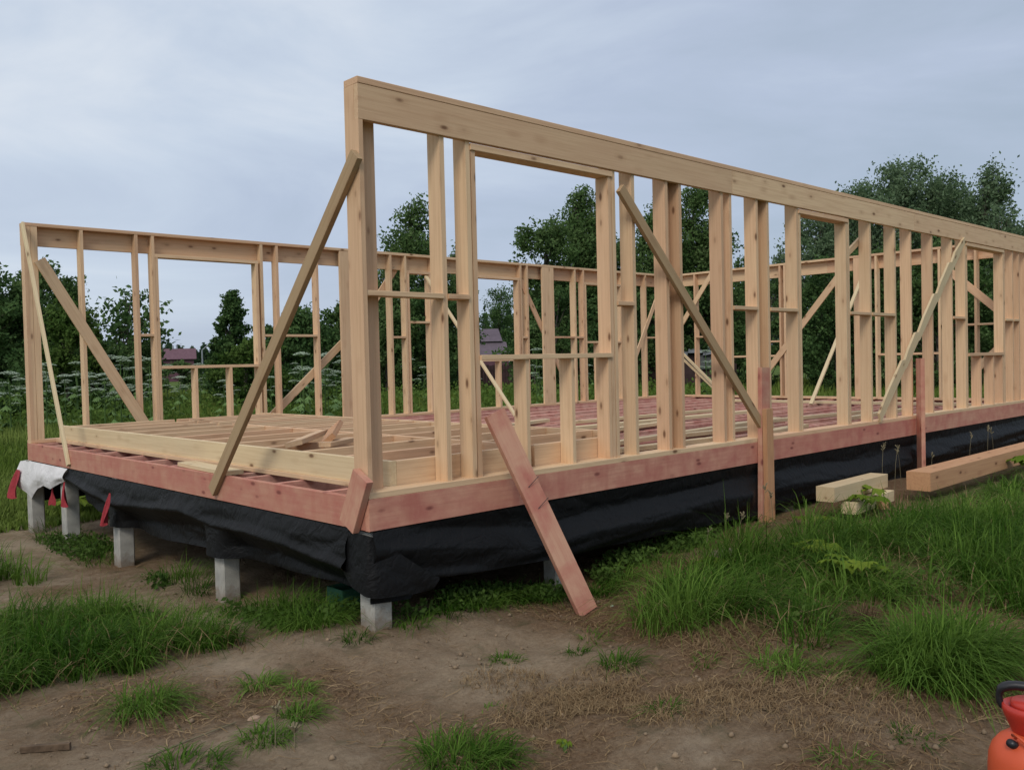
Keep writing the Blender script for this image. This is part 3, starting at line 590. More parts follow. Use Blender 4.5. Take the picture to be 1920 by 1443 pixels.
# big isolated clump near the sprayer side
cx = np.array([1.22, 1.32, 1.45, 1.60, 1.72, 1.38, 1.55, 1.28, 1.5]); cy = np.array([-2.72, -2.84, -2.86, -2.93, -2.98, -2.72, -2.76, -2.9, -3.02])
gp.append(tufts(cx+RNG.normal(0, .05, 9), cy+RNG.normal(0, .05, 9), np.full(9, .15), 260, .20+.13*RNG.random(9), .0062, 1.15, .24))
left_poly = [(-2.3, .78), (-1.7, .84), (-1.2, .76), (-.85, .56), (-.62, .25), (-.56, .62), (-.62, 1.5), (-.72, 2.1), (-1.1, 2.4), (-1.6, 2.6), (-2.6, 2.4), (-3.2, 1.4)]
x, y = scatter(left_poly, 30); hh = .22+.08*RNG.random(len(x)); hh *= np.clip(1.1-.55*(x+1.2), .45, 1.1)
gp.append(tufts(x, y, np.full(len(x), .10), 75, hh, .006, 1.0, .42))
x, y = scatter([(-1.4, 4.0), (-.75, 4.15), (-.7, 4.6), (-1.1, 5.6), (-3, 6.5), (-3, 3.4), (-1.9, 3.1)], 16); gp.append(tufts(x, y, np.full(len(x), .14), 70, np.full(len(x), .28), .008, .8, .5, 3))
# isolated tufts on the dirt and rows at the foot of the house
iso = [(-1.47, -.18, .15, .13, 190), (-1.40, -.14, .10, .10, 80), (-.9, -.28, .09, .08, 130), (-.81, -.53, .07, .07, 80), (-1.01, -.85, .08, .08, 100), (-1.24, -1.01, .09, .07, 110), (-.95, -.8, .06, .06, 60), (-.79, -1.76, .17, .11, 330), (-.68, -1.86, .10, .09, 120), (-1.63, -1.04, .16, .07, 200), (.3, -.89, .10, .05, 90), (.62, -1.15, .07, .05, 60), (.59, -1.47, .10, .10, 110), (-1.28, -1.02, .1, .05, 80), (.13, -2.11, .06, .09, 50), (-.12, -.02, .10, .07, 70), (.30, -.02, .12, .10, 80), (.62, .0, .13, .12, 110), (.95, .05, .13, .15, 130), (1.25, .1, .13, .18, 130), (1.55, -.02, .13, .14, 130), (1.9, -.2, .13, .14, 150), (2.25, -.15, .12, .17, 110), (2.75, -.12, .14, .12, 70), (3.3, -.2, .16, .16, 80), (3.9, -.2, .15, .20, 70), (-.12, .41, .15, .16, 200), (-.02, .75, .17, .22, 220), (.05, 1.1, .17, .24, 220), (.05, 1.45, .15, .18, 150), (-.15, .62, .13, .12, 120), (-.1, 1.6, .14, .12, 110), (0, 2.45, .13, .14, 90), (.1, 2.9, .2, .18, 130), (.1, 3.4, .2, .12, 90), (-.05, 4.6, .2, .14, 90), (.1, 5.0, .2, .22, 110), (.05, 6.2, .25, .22, 130), (-.2, 2.0, .1, .07, 60), (1.0, -.95, .1, .05, 50), (1.02, -2.15, .1, .10, 80), (.96, -2.3, .08, .12, 80), (1.1, -2.45, .07, .09, 50), (.85, -1.85, .07, .05, 40), (.1, -3.0, .1, .05, 60), (.5, -3.1, .1, .04, 60), (-.35, -1.5, .1, .03, 40)]
for a, b, r, h, n in iso: gp.append(tufts([a], [b], [r], int(n*1.2), [h*1.12], .0052, 1.25, .36, 4))
Vg, Qg, Tg = merge(gp)
tag(link('tall_grass', np_mesh('tall_grass', Vg, Qg, True, Tg), GRASS), 'tall green grass clumps growing on the dirt around the house', 'grass', kind='stuff')
wx, wy = [], []
for poly, dn in ((right_poly, 120), (left_poly, 260)):
    x, y = scatter(poly, dn); k = (np.hypot(x-1.5, y+2) < 6) & (vn(x, y, 2.2, 40) > .02); wx.append(x[k]); wy.append(y[k])
x = RNG.random(1500)*4.2-.2; y = .0+.35*RNG.random(1500)-.1*(x > 1.5); k = (vn(x, y, 3, 41) > .02) & (x > .35); wx.append(x[k]); wy.append(y[k])
x = -.2+.5*RNG.random(1500); y = .35+5.8*RNG.random(1500); k = vn(x, y, 2, 42) > 0; wx.append(x[k]); wy.append(y[k])
wx = np.repeat(np.concatenate(wx), 5)+RNG.normal(0, .03, 5*sum(map(len, wx))); wy = np.repeat(np.concatenate(wy), 5); wy = wy+RNG.normal(0, .03, len(wy))
V_, Q_, T_ = rhombs(np.stack([wx, wy, g1(wx, wy)+.015+.11*RNG.random(len(wx))**1.5], 1), np.full(len(wx), .042), np.clip(.5+.8*vn(wx, wy, 2, 9)+RNG.normal(0, .12, len(wx)), 0, 1), 0, -.4)
tag(link('low_weeds', np_mesh('low_weeds', V_, Q_, False, T_), BROADL), 'small broad leaved weeds mixed into the grass by the house', 'weeds', kind='stuff')
# meadow grass behind and beside
mp_ = []
def wedge(n, px0, px1, D0, D1, p=1.):
    px = px0+RNG.random(n)*(px1-px0); D = D0*(D1/D0)**(RNG.random(n)**p); a = YAW-np.arctan((px-960)/1677.9)
    return CAM.x+np.cos(a)*D, CAM.y+np.sin(a)*D, D
x, y, D = wedge(60000, -120, 470, 12.2, 60); k = (y > 7.25); x, y, D = x[k], y[k], D[k]
hh = (.22+.25*vn(x, y, .35, 2)+.15*RNG.random(len(x))+.35*np.clip((y-15)/8, 0, 1))*np.clip((y-7.0)/2, .35, 1)
mp_.append(blades(x, y, g1(x, y), hh, .006+D*.0012, np.clip(RNG.normal(.4, .2, len(x)), 0, 1), RNG.random(len(x))*6.3, 2, .8, np.clip(.42+.9*vn(x, y, .5, 4)+RNG.normal(0, .15, len(x)), 0, 1)))
x, y, D = wedge(38000, 420, 2050, 22, 60); k = (y > 9) | (x > 14); x, y, D = x[k], y[k], D[k]
hh = (.06+.5*np.clip((np.hypot(x-CAM.x, y-CAM.y)-24)/8, 0, 1)*(1+vn(x, y, .3, 5)))*(.6+.6*RNG.random(len(x)))
mp_.append(blades(x, y, g1(x, y), hh, .008+D*.0014, np.clip(RNG.normal(.4, .2, len(x)), 0, 1), RNG.random(len(x))*6.3, 2, .8, np.clip(.30+.5*vn(x, y, .5, 4)+RNG.normal(0, .15, len(x)), 0, 1)))
Vm, Qm, Tm = merge(mp_)
tag(link('meadow_grass', np_mesh('meadow_grass', Vm, Qm, True, Tm), MEADOW), 'rough meadow grass behind the house frame', 'meadow', kind='stuff')
# straw and dead grass on the dirt
def straw(n, region, L0, L1, dens_fn):
    x = region[0]+RNG.random(n)*(region[1]-region[0]); y = region[2]+RNG.random(n)*(region[3]-region[2])
    k = RNG.random(n) < dens_fn(x, y); x, y = x[k], y[k]; n = len(x)
    ln = L0+(L1-L0)*RNG.random(n)**2; az = RNG.random(n)*6.283; cur = RNG.normal(0, .7, n); w = .0009+.0018*RNG.random(n)**2
    rows = []
    for t in (0, .33, .66, 1):
        a2 = az+cur*t; cx = x+np.cos(a2)*ln*t; cy = y+np.sin(a2)*ln*t; cz = g1(cx, cy)+.004+.02*np.sin(t*3.14)*RNG.random(n)
        rows.append(np.stack([cx+np.sin(a2)*w, cy-np.cos(a2)*w, cz], 1)); rows.append(np.stack([cx-np.sin(a2)*w, cy+np.cos(a2)*w, cz+.001], 1))
    V = np.stack(rows, 1).reshape(-1, 3); b = np.arange(n)*8
    Q = np.concatenate([np.stack([b+2*s, b+2*s+1, b+2*s+3, b+2*s+2], 1) for s in range(3)])
    return V, Q, np.repeat(np.clip(RNG.normal(.45, .28, n), 0, 1), 8)
dens = lambda x, y: np.clip(.20+1.9*vn(x, y, 1.5, 7)+.5*np.clip((x-.1-.6*(y+2))/1.5, -.5, 1)+.5*vn(x, y, 4, 9), .02, 1)
def in_grass():
    out = []
    for poly, dn in ((right_poly, 150), (left_poly, 220)):
        x, y = scatter(poly, dn); k = np.hypot(x-1.5, y+2) < 7; x, y = x[k], y[k]; n = len(x)
        out.append(blades(x, y, g1(x, y), .10+.28*RNG.random(n), .004+.003*RNG.random(n), .4+.9*RNG.random(n), RNG.random(n)*6.28, 3, 1.0, np.clip(RNG.normal(.6, .25, n), 0, 1)))
    return out
sp = in_grass() + [straw(34000, (-2.6, 3.2, -3.9, .6), .03, .14, dens), straw(5000, (-2.6, 1.0, .3, 5), .03, .12, lambda x, y: np.clip(.4+vn(x, y, 1.5, 7), 0, 1)), straw(5000, (2.2, 5.5, -1.0, 0), .03, .14, lambda x, y: np.full(len(x), .8))]
hay = []
for hx, hy, r, n in ((-.12, -1.62, .22, 700), (.12, -1.75, .2, 600), (.32, -2.2, .3, 1100), (.9, -2.4, .25, 600), (1.12, -2.62, .15, 400), (.6, -2.75, .35, 900), (1.2, -1.75, .2, 350), (0.0, -1.2, .2, 350), (.35, -1.55, .2, 350)):
    a = RNG.random(n)*6.28; rr = r*np.sqrt(RNG.random(n)); X = hx+rr*np.cos(a)*1.3; Y = hy+rr*np.sin(a)
    hay.append(blades(X, Y, g1(X, Y)+.01, .035+.055*RNG.random(n), .0022+.0015*RNG.random(n), 1.1+.6*RNG.random(n), RNG.random(n)*6.28, 3, 1.0, np.clip(RNG.normal(.5, .25, n), 0, 1)))
Vs, Qs, Ts = merge(sp+hay)
tag(link('straw_litter', np_mesh('straw_litter', Vs, Qs, False, Ts), STRAW), 'dry straw and dead grass strewn over the bare dirt', 'straw', kind='stuff')
def clods(n=5200):
    x = -2.8+6.2*RNG.random(n); y = -4.0+7.5*RNG.random(n); k = (RNG.random(n) < np.clip(.45+1.6*vn(x, y, 1.2, 31), .05, 1)) & ~in_poly(x, y, right_poly) & ~in_poly(x, y, left_poly); x, y = x[k], y[k]; n = len(x)
    r = .004+.016*RNG.random(n)**4; b = np.array([(1, 0, 0), (0, 1, 0), (-1, 0, 0), (0, -1, 0), (0, 0, .75), (0, 0, -.75), (.7, .7, .3), (-.7, -.6, .3)])[:6]
    V = b[None]*r[:, None, None]*(1+RNG.normal(0, .22, (n, 6, 3))); ang = RNG.random(n)*6.28; c, s_ = np.cos(ang)[:, None], np.sin(ang)[:, None]
    X = V[..., 0]*c-V[..., 1]*s_; Y = V[..., 0]*s_+V[..., 1]*c; V = np.stack([X+x[:, None], Y+y[:, None], V[..., 2]+(g1(x, y)+r*.3)[:, None]], -1).reshape(-1, 3)
    f = np.array([(0, 1, 4), (1, 2, 4), (2, 3, 4), (3, 0, 4), (1, 0, 5), (2, 1, 5), (3, 2, 5), (0, 3, 5)]); Q = (f[None]+(np.arange(n)*6)[:, None, None]).reshape(-1, 3)
    tag(link('soil_clods', np_mesh('soil_clods', V, Q), simple('clod_soil', (.25, .18, .115), .95, 0, .25, 3)), 'small clods and crumbs of soil scattered on the bare dirt', 'soil clods', kind='stuff')
clods()
# --------------------------------------------------------------- trees
def tube(pts, rads, n=6):
    pts = [Vector(p) for p in pts]; V, Fc = [], []
    for i, p in enumerate(pts):
        d = (pts[min(i+1, len(pts)-1)]-pts[max(i-1, 0)]).normalized(); s = d.cross(Vector((.3, .9, .1))).normalized(); t = d.cross(s)
        V += [p+(s*math.cos(k*6.2832/n)+t*math.sin(k*6.2832/n))*rads[i] for k in range(n)]
    for i in range(len(pts)-1):
        Fc += [(i*n+k, i*n+(k+1) % n, (i+1)*n+(k+1) % n, (i+1)*n+k) for k in range(n)]
    Fc += [tuple(range(n-1, -1, -1)), tuple(range((len(pts)-1)*n, len(pts)*n))]
    return V, Fc
def join(parts):
    V, Fc = [], []
    for v, f in parts: o = len(V); V += list(v); Fc += [tuple(i+o for i in q) for q in f]
    return V, Fc
ENV = {'birch': lambda t: np.where(t < .3, .55+1.3*t, np.maximum(.02, 1.0*(1-((t-.3)/.7)**1.9)))*.95,
       'egg': lambda t: np.sqrt(np.clip(1-((t-.48)/.53)**2, .01, 1)),
       'cone': lambda t: np.clip(1.05*(1-t)**.85, .03, 1), 'bush': lambda t: np.sqrt(np.clip(1-((t-.35)/.66)**2, .02, 1)),
       'sparse': lambda t: np.sqrt(np.clip(1-((t-.6)/.42)**2, .02, 1))}
def tree(x, y, ztop, width, kind, m, label, n=16000, size=.15, wind=.12, name='tree', base=.10, cl=None, group=None, cat='tree', nb=None):
    zb = float(g1(x, y)); Hh = ztop-zb; Rw = width/2; rg = RNG
    root = empty(name, (x, y, zb), label, cat, group)
    nb = nb or int((26+Hh*6)*(2.2 if kind == 'cone' else 1)); t = base+(1-base)*(rg.random(nb)**.8); t[:3] = (.99, .95, .9)
    az = rg.random(nb)*6.283; lobes = 1+(.10 if kind == 'cone' else 1)*(.28*np.sin(az*3+t*9+x)+.18*np.sin(az*5-t*14+y))
    env = ENV[kind](np.clip((t-base)/(1-base), 0, 1))*Rw*lobes
    rad = env*(.35+.65*rg.random(nb)**.5)
    W2 = np.array([R0.x, R0.y]); wx = wind*Rw*(t**1.5)*1.6
    ex = np.cos(az)*rad+W2[0]*wx; ey = np.sin(az)*rad+W2[1]*wx; ez = t*Hh
    parts = [tube([(0, 0, -.1), (wind*.1, 0, Hh*.35), (W2[0]*wind*Rw*.5, W2[1]*wind*Rw*.5, Hh*.7), (W2[0]*wind*Rw*1.4, W2[1]*wind*Rw*1.4, Hh*.97)], [Hh*.013+.03, Hh*.010+.02, Hh*.006+.01, .01])]
    for i in range(0, nb, 2):
        b0 = max(.08, t[i]-.22-.1*rad[i]/max(Rw, .1)); f0 = (b0**1.5)*wind*Rw*1.4
        parts.append(tube([(W2[0]*f0, W2[1]*f0, b0*Hh), (ex[i]*.55, ey[i]*.55, (b0*.35+t[i]*.65)*Hh), (ex[i], ey[i], ez[i])], [.02+.0025*Hh, .012, .005], 4))
    v, f = join(parts); link('trunk', pmesh('trunk', v, f, True), BARK, root)
    per = np.maximum(1, (n*(env+.25)/np.sum(env+.25)).astype(int)); i = np.repeat(np.arange(nb), per); k = len(i)
    s = (cl or (.20+.055*Hh))*(.7+.6*rg.random(nb))[i]; f = rg.random(k)**.6
    P = np.stack([ex[i]*(.35+.65*f), ey[i]*(.35+.65*f), ez[i]-(1-f)*Hh*.07], 1)
    ns = 16; j = rg.integers(0, ns, k); key = i*ns+j; ntot = nb*ns
    o = np.repeat(np.stack([np.cos(az)*.55, np.sin(az)*.55, np.full(nb, .22)], 1), ns, 0); dr = o+rg.normal(0, .62, (ntot, 3))
    dr[:, 0] += W2[0]*wind*1.9; dr[:, 1] += W2[1]*wind*1.9
    if kind == 'cone': dr[:, 2] = dr[:, 2]*.45-.12
    dr /= np.linalg.norm(dr, axis=1)[:, None]
    st0 = rg.normal(0, .30, (ntot, 3)); sl = (.45+.75*rg.random(ntot)); u_ = rg.random(k)**.85
    off = st0[key]+dr[key]*(sl[key]*u_)[:, None]*1.25+rg.normal(0, 1, (k, 3))*(.15*(1.05-u_)+.045)[:, None]
    if kind == 'cone': s = s*.55
    P += off*s[:, None]*np.array([.8, .8, .8 if kind != 'cone' else .5]); P[:, 2] -= .22*s*u_*u_*(1.6 if kind == 'birch' else .6)
    P[:, 2] = np.maximum(P[:, 2], .02)
    tn = np.clip(.5+rg.normal(0, .14, k)+rg.normal(0, .17, nb)[i]+rg.normal(0, .10, ntot)[key], 0, 1)
    V, Q, T = rhombs(P, size*1.22*np.ones(k), tn, 0, .35 if kind in ('birch',) else 0)
    link('crown', np_mesh('crown', V, Q, False, T), m, root)
    return root
TR = [ # px, D, z_top, width, kind, material, leaves, size, label
 (30, 42, 5.4, 5.2, 'birch', BIRCH, 14000, .15, 'dark tall birch at the left edge of the photo'),
 (98, 44, 5.0, 3.0, 'birch', DARKG, 10000, .14, 'narrow dark tree just behind the left corner post'),
 (-60, 40, 5.0, 4.5, 'egg', DARKG, 8000, .15, 'dark tree cut by the left edge of the picture'),
 (125, 33, 3.1, 2.1, 'bush', BRIGHT, 10000, .11, 'rounded bright green young tree beside the dark left birch'),
 (62, 34, 1.9, 3.2, 'bush', DARKG, 8000, .12, 'low dark bush under the left birch'),
 (172, 36, 2.6, 1.6, 'cone', BRIGHT, 6000, .10, 'small pointed green tree right of the rounded young tree'),
 (240, 38, 4.1, 2.3, 'sparse', DARKG, 1300, .17, 'sparse see-through tree with bare gaps against the sky'),
 (215, 37, 1.8, 2.4, 'bush', BIRCH, 9000, .12, 'low leafy bush under the sparse tree'),
 (262, 44, 2.2, 1.5, 'bush', DARKG, 7000, .13, 'low dark bush left of the red roofed house'),
 (432, 40, 4.4, 2.4, 'cone', DARKG, 11000, .12, 'conical tree standing alone against the sky'),
 (458, 34, 2.0, 2.2, 'bush', BRIGHT, 8000, .11, 'light green round bush in front of the conical tree'),
 (416, 48, 2.2, 1.8, 'bush', DARKG, 6000, .13, 'small dark bush left of the conical tree'),
 (338, 62, 1.35, 5.0, 'bush', BIRCH, 9000, .15, 'low hedge in front of the far red house'),
 (548, 38, 3.3, 2.2, 'egg', DARKG, 9000, .13, 'dark ragged tree behind the long front brace'),
 (520, 37, 2.0, 2.6, 'bush', DARKG, 7000, .12, 'low dark bush in front of the ragged tree'),
 (640, 50, 4.4, 2.6, 'egg', BIRCH, 9000, .15, 'leafy tree just left of the near corner post'),
 (600, 46, 2.8, 3.2, 'bush', DARKG, 8000, .14, 'wide dark bush left of the near corner post'),
 (757, 48, 9.9, 3.6, 'birch', BIRCH, 13000, .15, 'tall narrow birch seen right of the near corner post'),
 (715, 52, 6.8, 3.0, 'egg', BIRCH, 9000, .15, 'lower birch left of the tall narrow birch'),
 (800, 50, 7.0, 2.6, 'birch', BIRCH, 8000, .15, 'smaller birch right of the tall narrow birch'),
 (843, 60, 8.6, 2.6, 'birch', BIRCH, 6000, .17, 'thin far birch between the two first studs'),
 (1020, 47, 8.2, 3.5, 'egg', BIRCH, 14000, .15, 'left half of the wide birch pair in the big window opening'),
 (1062, 50, 10.5, 4.6, 'birch', BIRCH, 20000, .15, 'tallest windblown birch in the big window opening'),
 (1100, 49, 8.6, 3.0, 'birch', BIRCH, 12000, .15, 'birch on the right side of the big window opening'),
 (935, 90, 8.4, 5.0, 'egg', DARKG, 8000, .15, 'dark low tree behind the grey roofed building'),
 (1160, 55, 8.0, 2.8, 'egg', BIRCH, 8000, .16, 'birch hidden behind the double stud right of the window'),
 (1215, 48, 9.2, 3.0, 'birch', BIRCH, 13000, .15, 'slim birch left of the wide channel post'),
 (1285, 50, 10.7, 3.7, 'birch', BIRCH, 17000, .15, 'tall birch with drooping twigs right of the wide channel post'),
 (1310, 50, 6.2, 2.8, 'egg', DARKG, 9000, .15, 'dark lower tree right of the drooping birch'),
 (1385, 90, 10.6, 1.3, 'cone', DARKG, 3000, .2, 'left of two tiny far spruces against the sky'),
 (1398, 92, 11.0, 1.1, 'cone', DARKG, 3000, .2, 'right of two tiny far spruces against the sky'),
 (1475, 50, 6.6, 2.2, 'sparse', WILLOW, 4500, .14, 'thin pale willow left of the sliding door opening'),
 (1530, 52, 8.6, 4.0, 'egg', WILLOW, 14000, .15, 'pale willow filling the sliding door opening'),
 (1598, 55, 10.3, 5.0, 'egg', WILLOW, 18000, .15, 'left shoulder of the large willow group above the header'),
 (1690, 58, 12.2, 5.6, 'egg', WILLOW, 26000, .15, 'tallest willow of the group above the long header'),
 (1760, 60, 11.6, 3.6, 'egg', WILLOW, 14000, .16, 'darker willow in the middle of the group above the header'),
 (1828, 56, 11.2, 4.0, 'birch', WILLOW, 19000, .15, 'right hand pointed willow of the group above the header'),
 (1872, 54, 8.2, 2.6, 'egg', WILLOW, 7000, .15, 'low sparse willow at the right end of the tree group'),
 (1570, 42, 5.4, 4.0, 'bush', DARKG, 13000, .13, 'dark willow bush behind the sliding door opening'),
 (1665, 42, 5.6, 4.2, 'bush', BIRCH, 14000, .13, 'dense bush under the tallest willow'),
 (1760, 41, 5.4, 4.2, 'bush', BIRCH, 13000, .13, 'dense bush behind the pale waney brace'),
 (1855, 41, 5.2, 4.2, 'bush', BIRCH, 12000, .13, 'dense bush behind the right hand window opening'),
 (1945, 42, 5.4, 4.0, 'bush', DARKG, 8000, .14, 'dark bush at the right edge behind the wall'),
 (1350, 54, 4.8, 3.8, 'bush', DARKG, 11000, .14, 'dark bush behind the metal roofed shed'),
 (1440, 44, 4.4, 3.6, 'bush', DARKG, 11000, .14, 'dark bush between shed and willow'),
 (1245, 54, 4.4, 3.6, 'bush', DARKG, 10000, .15, 'dark bush left of the metal roofed shed'),
 (1140, 44, 4.4, 3.6, 'bush', DARKG, 11000, .14, 'dark bush under the right side of the big window'),
 (1040, 42, 4.2, 3.6, 'bush', DARKG, 12000, .13, 'dark bush under the windblown birch'),
 (1003, 40, 2.6, 1.7, 'bush', BIRCH, 7000, .12, 'small bush right of the grey roofed building'),
 (832, 60, 5.0, 3.2, 'bush', DARKG, 9000, .15, 'dark bush left of the grey roofed building'),
 (790, 46, 4.8, 4.2, 'bush', DARKG, 13000, .14, 'wide dark bush under the tall narrow birch'),
 (725, 44, 3.6, 3.0, 'bush', BIRCH, 9000, .13, 'bush directly right of the near corner post'),
 (668, 48, 3.4, 2.8, 'bush', DARKG, 8000, .14, 'bush hidden by the near corner post')]
for px, D, zt, wd, kd, m, n, sz, lab in TR:
    x, y = polar(px, D)
    tree(x, y, zt, wd*(1.3 if m is WILLOW else 1.18), kd, m, lab, n=int(n*1.45), size=sz, wind=.30 if kd == 'birch' else .12, name={'birch': 'birch_tree', 'cone': 'conifer_tree', 'bush': 'bush', 'sparse': 'sparse_tree', 'egg': 'leafy_tree'}[kd], base=.0 if kd == 'bush' else (.35 if kd == 'sparse' else .12), cat='bush' if kd == 'bush' else 'tree')
# far wood: one mass
def far_wood():
    P = []; n = 90000
    px = -200+2400*RNG.random(n); row = RNG.random(n); D = 170+40*row
    a = YAW-np.arctan((px-960)/1677.9); X = CAM.x+np.cos(a)*D; Y = CAM.y+np.sin(a)*D
    top = np.interp(px, [-200, 100, 180, 260, 300, 390, 420, 520, 600, 700, 900, 1000, 1400, 1500, 2200], [6, 5.5, 4.5, 3.6, 4.2, 3.6, 3.8, 4.0, 5.4, 6.6, 7.0, 8.2, 8.2, 7, 8])
    ix = np.floor(px/22); top = 1.03+(top-1.03)*1.75; top = top*(1+.28*vn(ix, ix*0+3, 1.0, 2)+.15*vn(px, px*0, .05, 7))*1.05
    cone = 1-np.abs(px/22-ix-.5)*1.1*(.5+.5*_h[(ix.astype(int)) % 256, 7])
    z = -.8+(top*cone+.8)*RNG.random(n)**.75
    V, Q, T = rhombs(np.stack([X, Y, z], 1), np.full(n, .9), np.clip(.4+RNG.normal(0, .2, n)+.2*vn(ix, ix*0, 1, 5), 0, 1))
    m = leafmat('far_wood_leaves', (.020, .045, .022), (.055, .090, .045))
    tag(link('far_wood', np_mesh('far_wood', V, Q, False, T), m), 'low dark line of distant woods along the horizon', 'woods', kind='stuff')
far_wood()
# --------------------------------------------------------------- hogweed
def hogweed_meshes(seed, h):
    r = random.Random(seed); st = [tube([(0, 0, 0), (.02, .01, h*.5), (.0, .03, h*.93)], [.022, .018, .011], 6)]; heads = [((0, .03, h), .24)]
    for k in range(r.choice((3, 4, 5))):
        a = k*1.9+r.random(); z0 = h*r.uniform(.45, .75); l = r.uniform(.2, .38); z1 = z0+r.uniform(.2, .45); e = (math.cos(a)*l, math.sin(a)*l, min(z1, h*.97))
        st.append(tube([(0, 0, z0), (e[0]*.6, e[1]*.6, z0+.1), e], [.011, .009, .006], 5)); heads.append((e, r.uniform(.12, .19)))
    ums = []
    for (x, y, z), rad in heads:
        um = []; ums.append(um)
        for _ in range(int(60*rad/.2)):
            a = r.random()*6.28; q = math.sqrt(r.random()); px, py = x+math.cos(a)*rad*q, y+math.sin(a)*rad*q; pz = z+.06*(1-q*q)*rad/.2-.03
            s = rad*.13; t1 = r.random()*3; n = 6
            um.append(([(px, py, pz+s*.35)]+[(px+math.cos(t1+j*1.047)*s, py+math.sin(t1+j*1.047)*s, pz) for j in range(n)], [(0, 1+j, 1+(j+1) % n) for j in range(n)]))
            if _ % 4 == 0: st.append(tube([(x, y, z-.10), (px, py, pz-.005)], [.003, .002], 3))
    lf = []
    for k in range(5):
        a = k*1.3+r.random(); z0 = h*(.08+.12*k); l = .34-.03*k; dx, dy = math.cos(a), math.sin(a); P = [(dx*.05, dy*.05, z0)]
        out = []
        for j in range(15):
            tt = j/14; ang = (tt-.5)*4.4; rr = l*(.5+.5*math.cos(ang*.45))*(1 if j % 2 else .55); cxx = dx*l*.75; cyy = dy*l*.75
            out.append((cxx+math.cos(a+ang)*rr*.7, cyy+math.sin(a+ang)*rr*.7, z0+.22-.18*rr/l+.03*(j % 2)))
        lf.append(([(dx*l*.7, dy*l*.7, z0+.22)]+out, [(0, 1+j, 2+j) for j in range(14)]))
        st.append(tube([(0, 0, z0), (dx*l*.7, dy*l*.7, z0+.22)], [.008, .004], 4))
    res = []
    for nm, ps, m in [('stem', st, STEMM), ('leaf', lf, HOGL)]+[('umbel', q, UMBEL) for q in ums]:
        v, f = join(ps); me = pmesh(nm, v, f); me.materials.append(m); res.append((nm, me))
    return res
HOGL = simple('hogweed_leaf', (.11, .19, .05), .6)
variants = [hogweed_meshes(s, h) for s, h in ((1, 2.0), (2, 1.75), (3, 2.2))]
rr = random.Random(5)
spots = [(rr.uniform(-30, 290), rr.uniform(25, 33)) for _ in range(34)] + [(rr.uniform(300, 680), rr.uniform(26, 36)) for _ in range(13)] + [(rr.uniform(560, 680), rr.uniform(26, 31)) for _ in range(10)] + [(rr.uniform(700, 1340), rr.uniform(28, 38)) for _ in range(9)]
for i, (px, D) in enumerate(spots):
    x, y = polar(px, D); s = rr.uniform(.75, 1.05)*(1 if px < 300 else .95)*(1.12 if 560 < px < 680 and i > 46 else 1)
    lab = 'hogweed with flat white flower heads in the dense stand by the left corner post' if px < 300 else ('hogweed with flat white flower heads behind the middle of the back wall' if px < 690 else 'small far hogweed with white heads seen through the near wall studs')
    root = empty('hogweed', (x, y, gz(x, y)-.02), lab, 'hogweed', 'white flowering hogweed in the meadow: ' + ('left stand' if px < 300 else 'middle stand' if px < 690 else 'right stand'))
    root.rotation_euler.z = rr.random()*6.28; root.scale = (s, s, s)
    for nm, me in variants[i % 3]: link(nm, me, None, root)
# leafy weeds between them (bulk)
wv = []
n = 22000; px = np.where(RNG.random(n) < .5, -80+400*RNG.random(n), 300+1100*RNG.random(n)); D = np.where(px < 300, 27+12*RNG.random(n), 28+14*RNG.random(n))
a = YAW-np.arctan((px-960)/1677.9); X = CAM.x+np.cos(a)*D; Y = CAM.y+np.sin(a)*D; k = Y > 8.2; X, Y, px, D = X[k], Y[k], px[k], D[k]
Zt = np.clip((D-24)/7, .12, 1)*(.40+.8*(vn(X, Y, .7, 3)+.5))*np.where(px < 300, 1.15, .95); Z = g1(X, Y)+Zt*RNG.random(len(X))
V, Q, T = rhombs(np.stack([X, Y, Z], 1), np.full(len(X), .15), np.clip(.35+.5*vn(X, Y, .8, 6)+RNG.normal(0, .18, len(X)), 0, 1), 0, -.3)
tag(link('weed_thicket', np_mesh('weed_thicket', V, Q, False, T), leafmat('weed_leaves', (.075, .135, .022), (.17, .26, .06))), 'leafy green weeds below the hogweed flowers', 'weeds', kind='stuff')
# --------------------------------------------------------------- lobed yellow-green seedlings
def seedling(x, y, h, sz, nl, label, seed):
    r = random.Random(seed); z = gz(x, y); root = empty('lobed_seedling', (x, y, z), label, 'weed plant')
    for k in range(nl):
        a = r.random()*6.28; l = r.uniform(.3, 1)*sz*1.3; hx, hy, hz = math.cos(a)*l, math.sin(a)*l, h*r.uniform(.7, 1.05)
        v, f = tube([(0, 0, -.02), (hx*.4, hy*.4, hz*.6), (hx, hy, hz)], [.006, .005, .003], 5); link('stem', pmesh('stem', v, f, True), STEMM, root)
        out = []; n = 21; tilt = r.uniform(-.5, .5); base = a+r.uniform(-.5, .5); S = sz*r.uniform(.7, 1.1)
        for j in range(n):
            ang = (j/(n-1)-.5)*5.2; rad = S*(.62+.38*abs(math.cos(ang*1.45)))*(1 if j % 2 == 0 else .8)
            out.append((hx+math.cos(base+ang)*rad, hy+math.sin(base+ang)*rad, hz-.35*rad*rad/S+tilt*math.sin(ang)*rad*.5+.01*(j % 2)))
        me = pmesh('leaf', [(hx, hy, hz)]+out, [(0, 1+j, 2+j) for j in range(n-1)]); aa = me.attributes.new('tint', 'FLOAT', 'POINT'); tv = r.random()
        for q in aa.data: q.value = tv
        link('leaf', me, LIMEL, root)
seedling(5.25, -.72, .33, .15, 6, 'yellow green lobed weed in front of the short pale beam', 1)
seedling(4.62, -.52, .12, .13, 4, 'yellow green lobed weed right of the pink post foot', 2)
seedling(3.0, -1.33, .20, .12, 5, 'yellow green lobed weed in the middle of the right grass', 3)
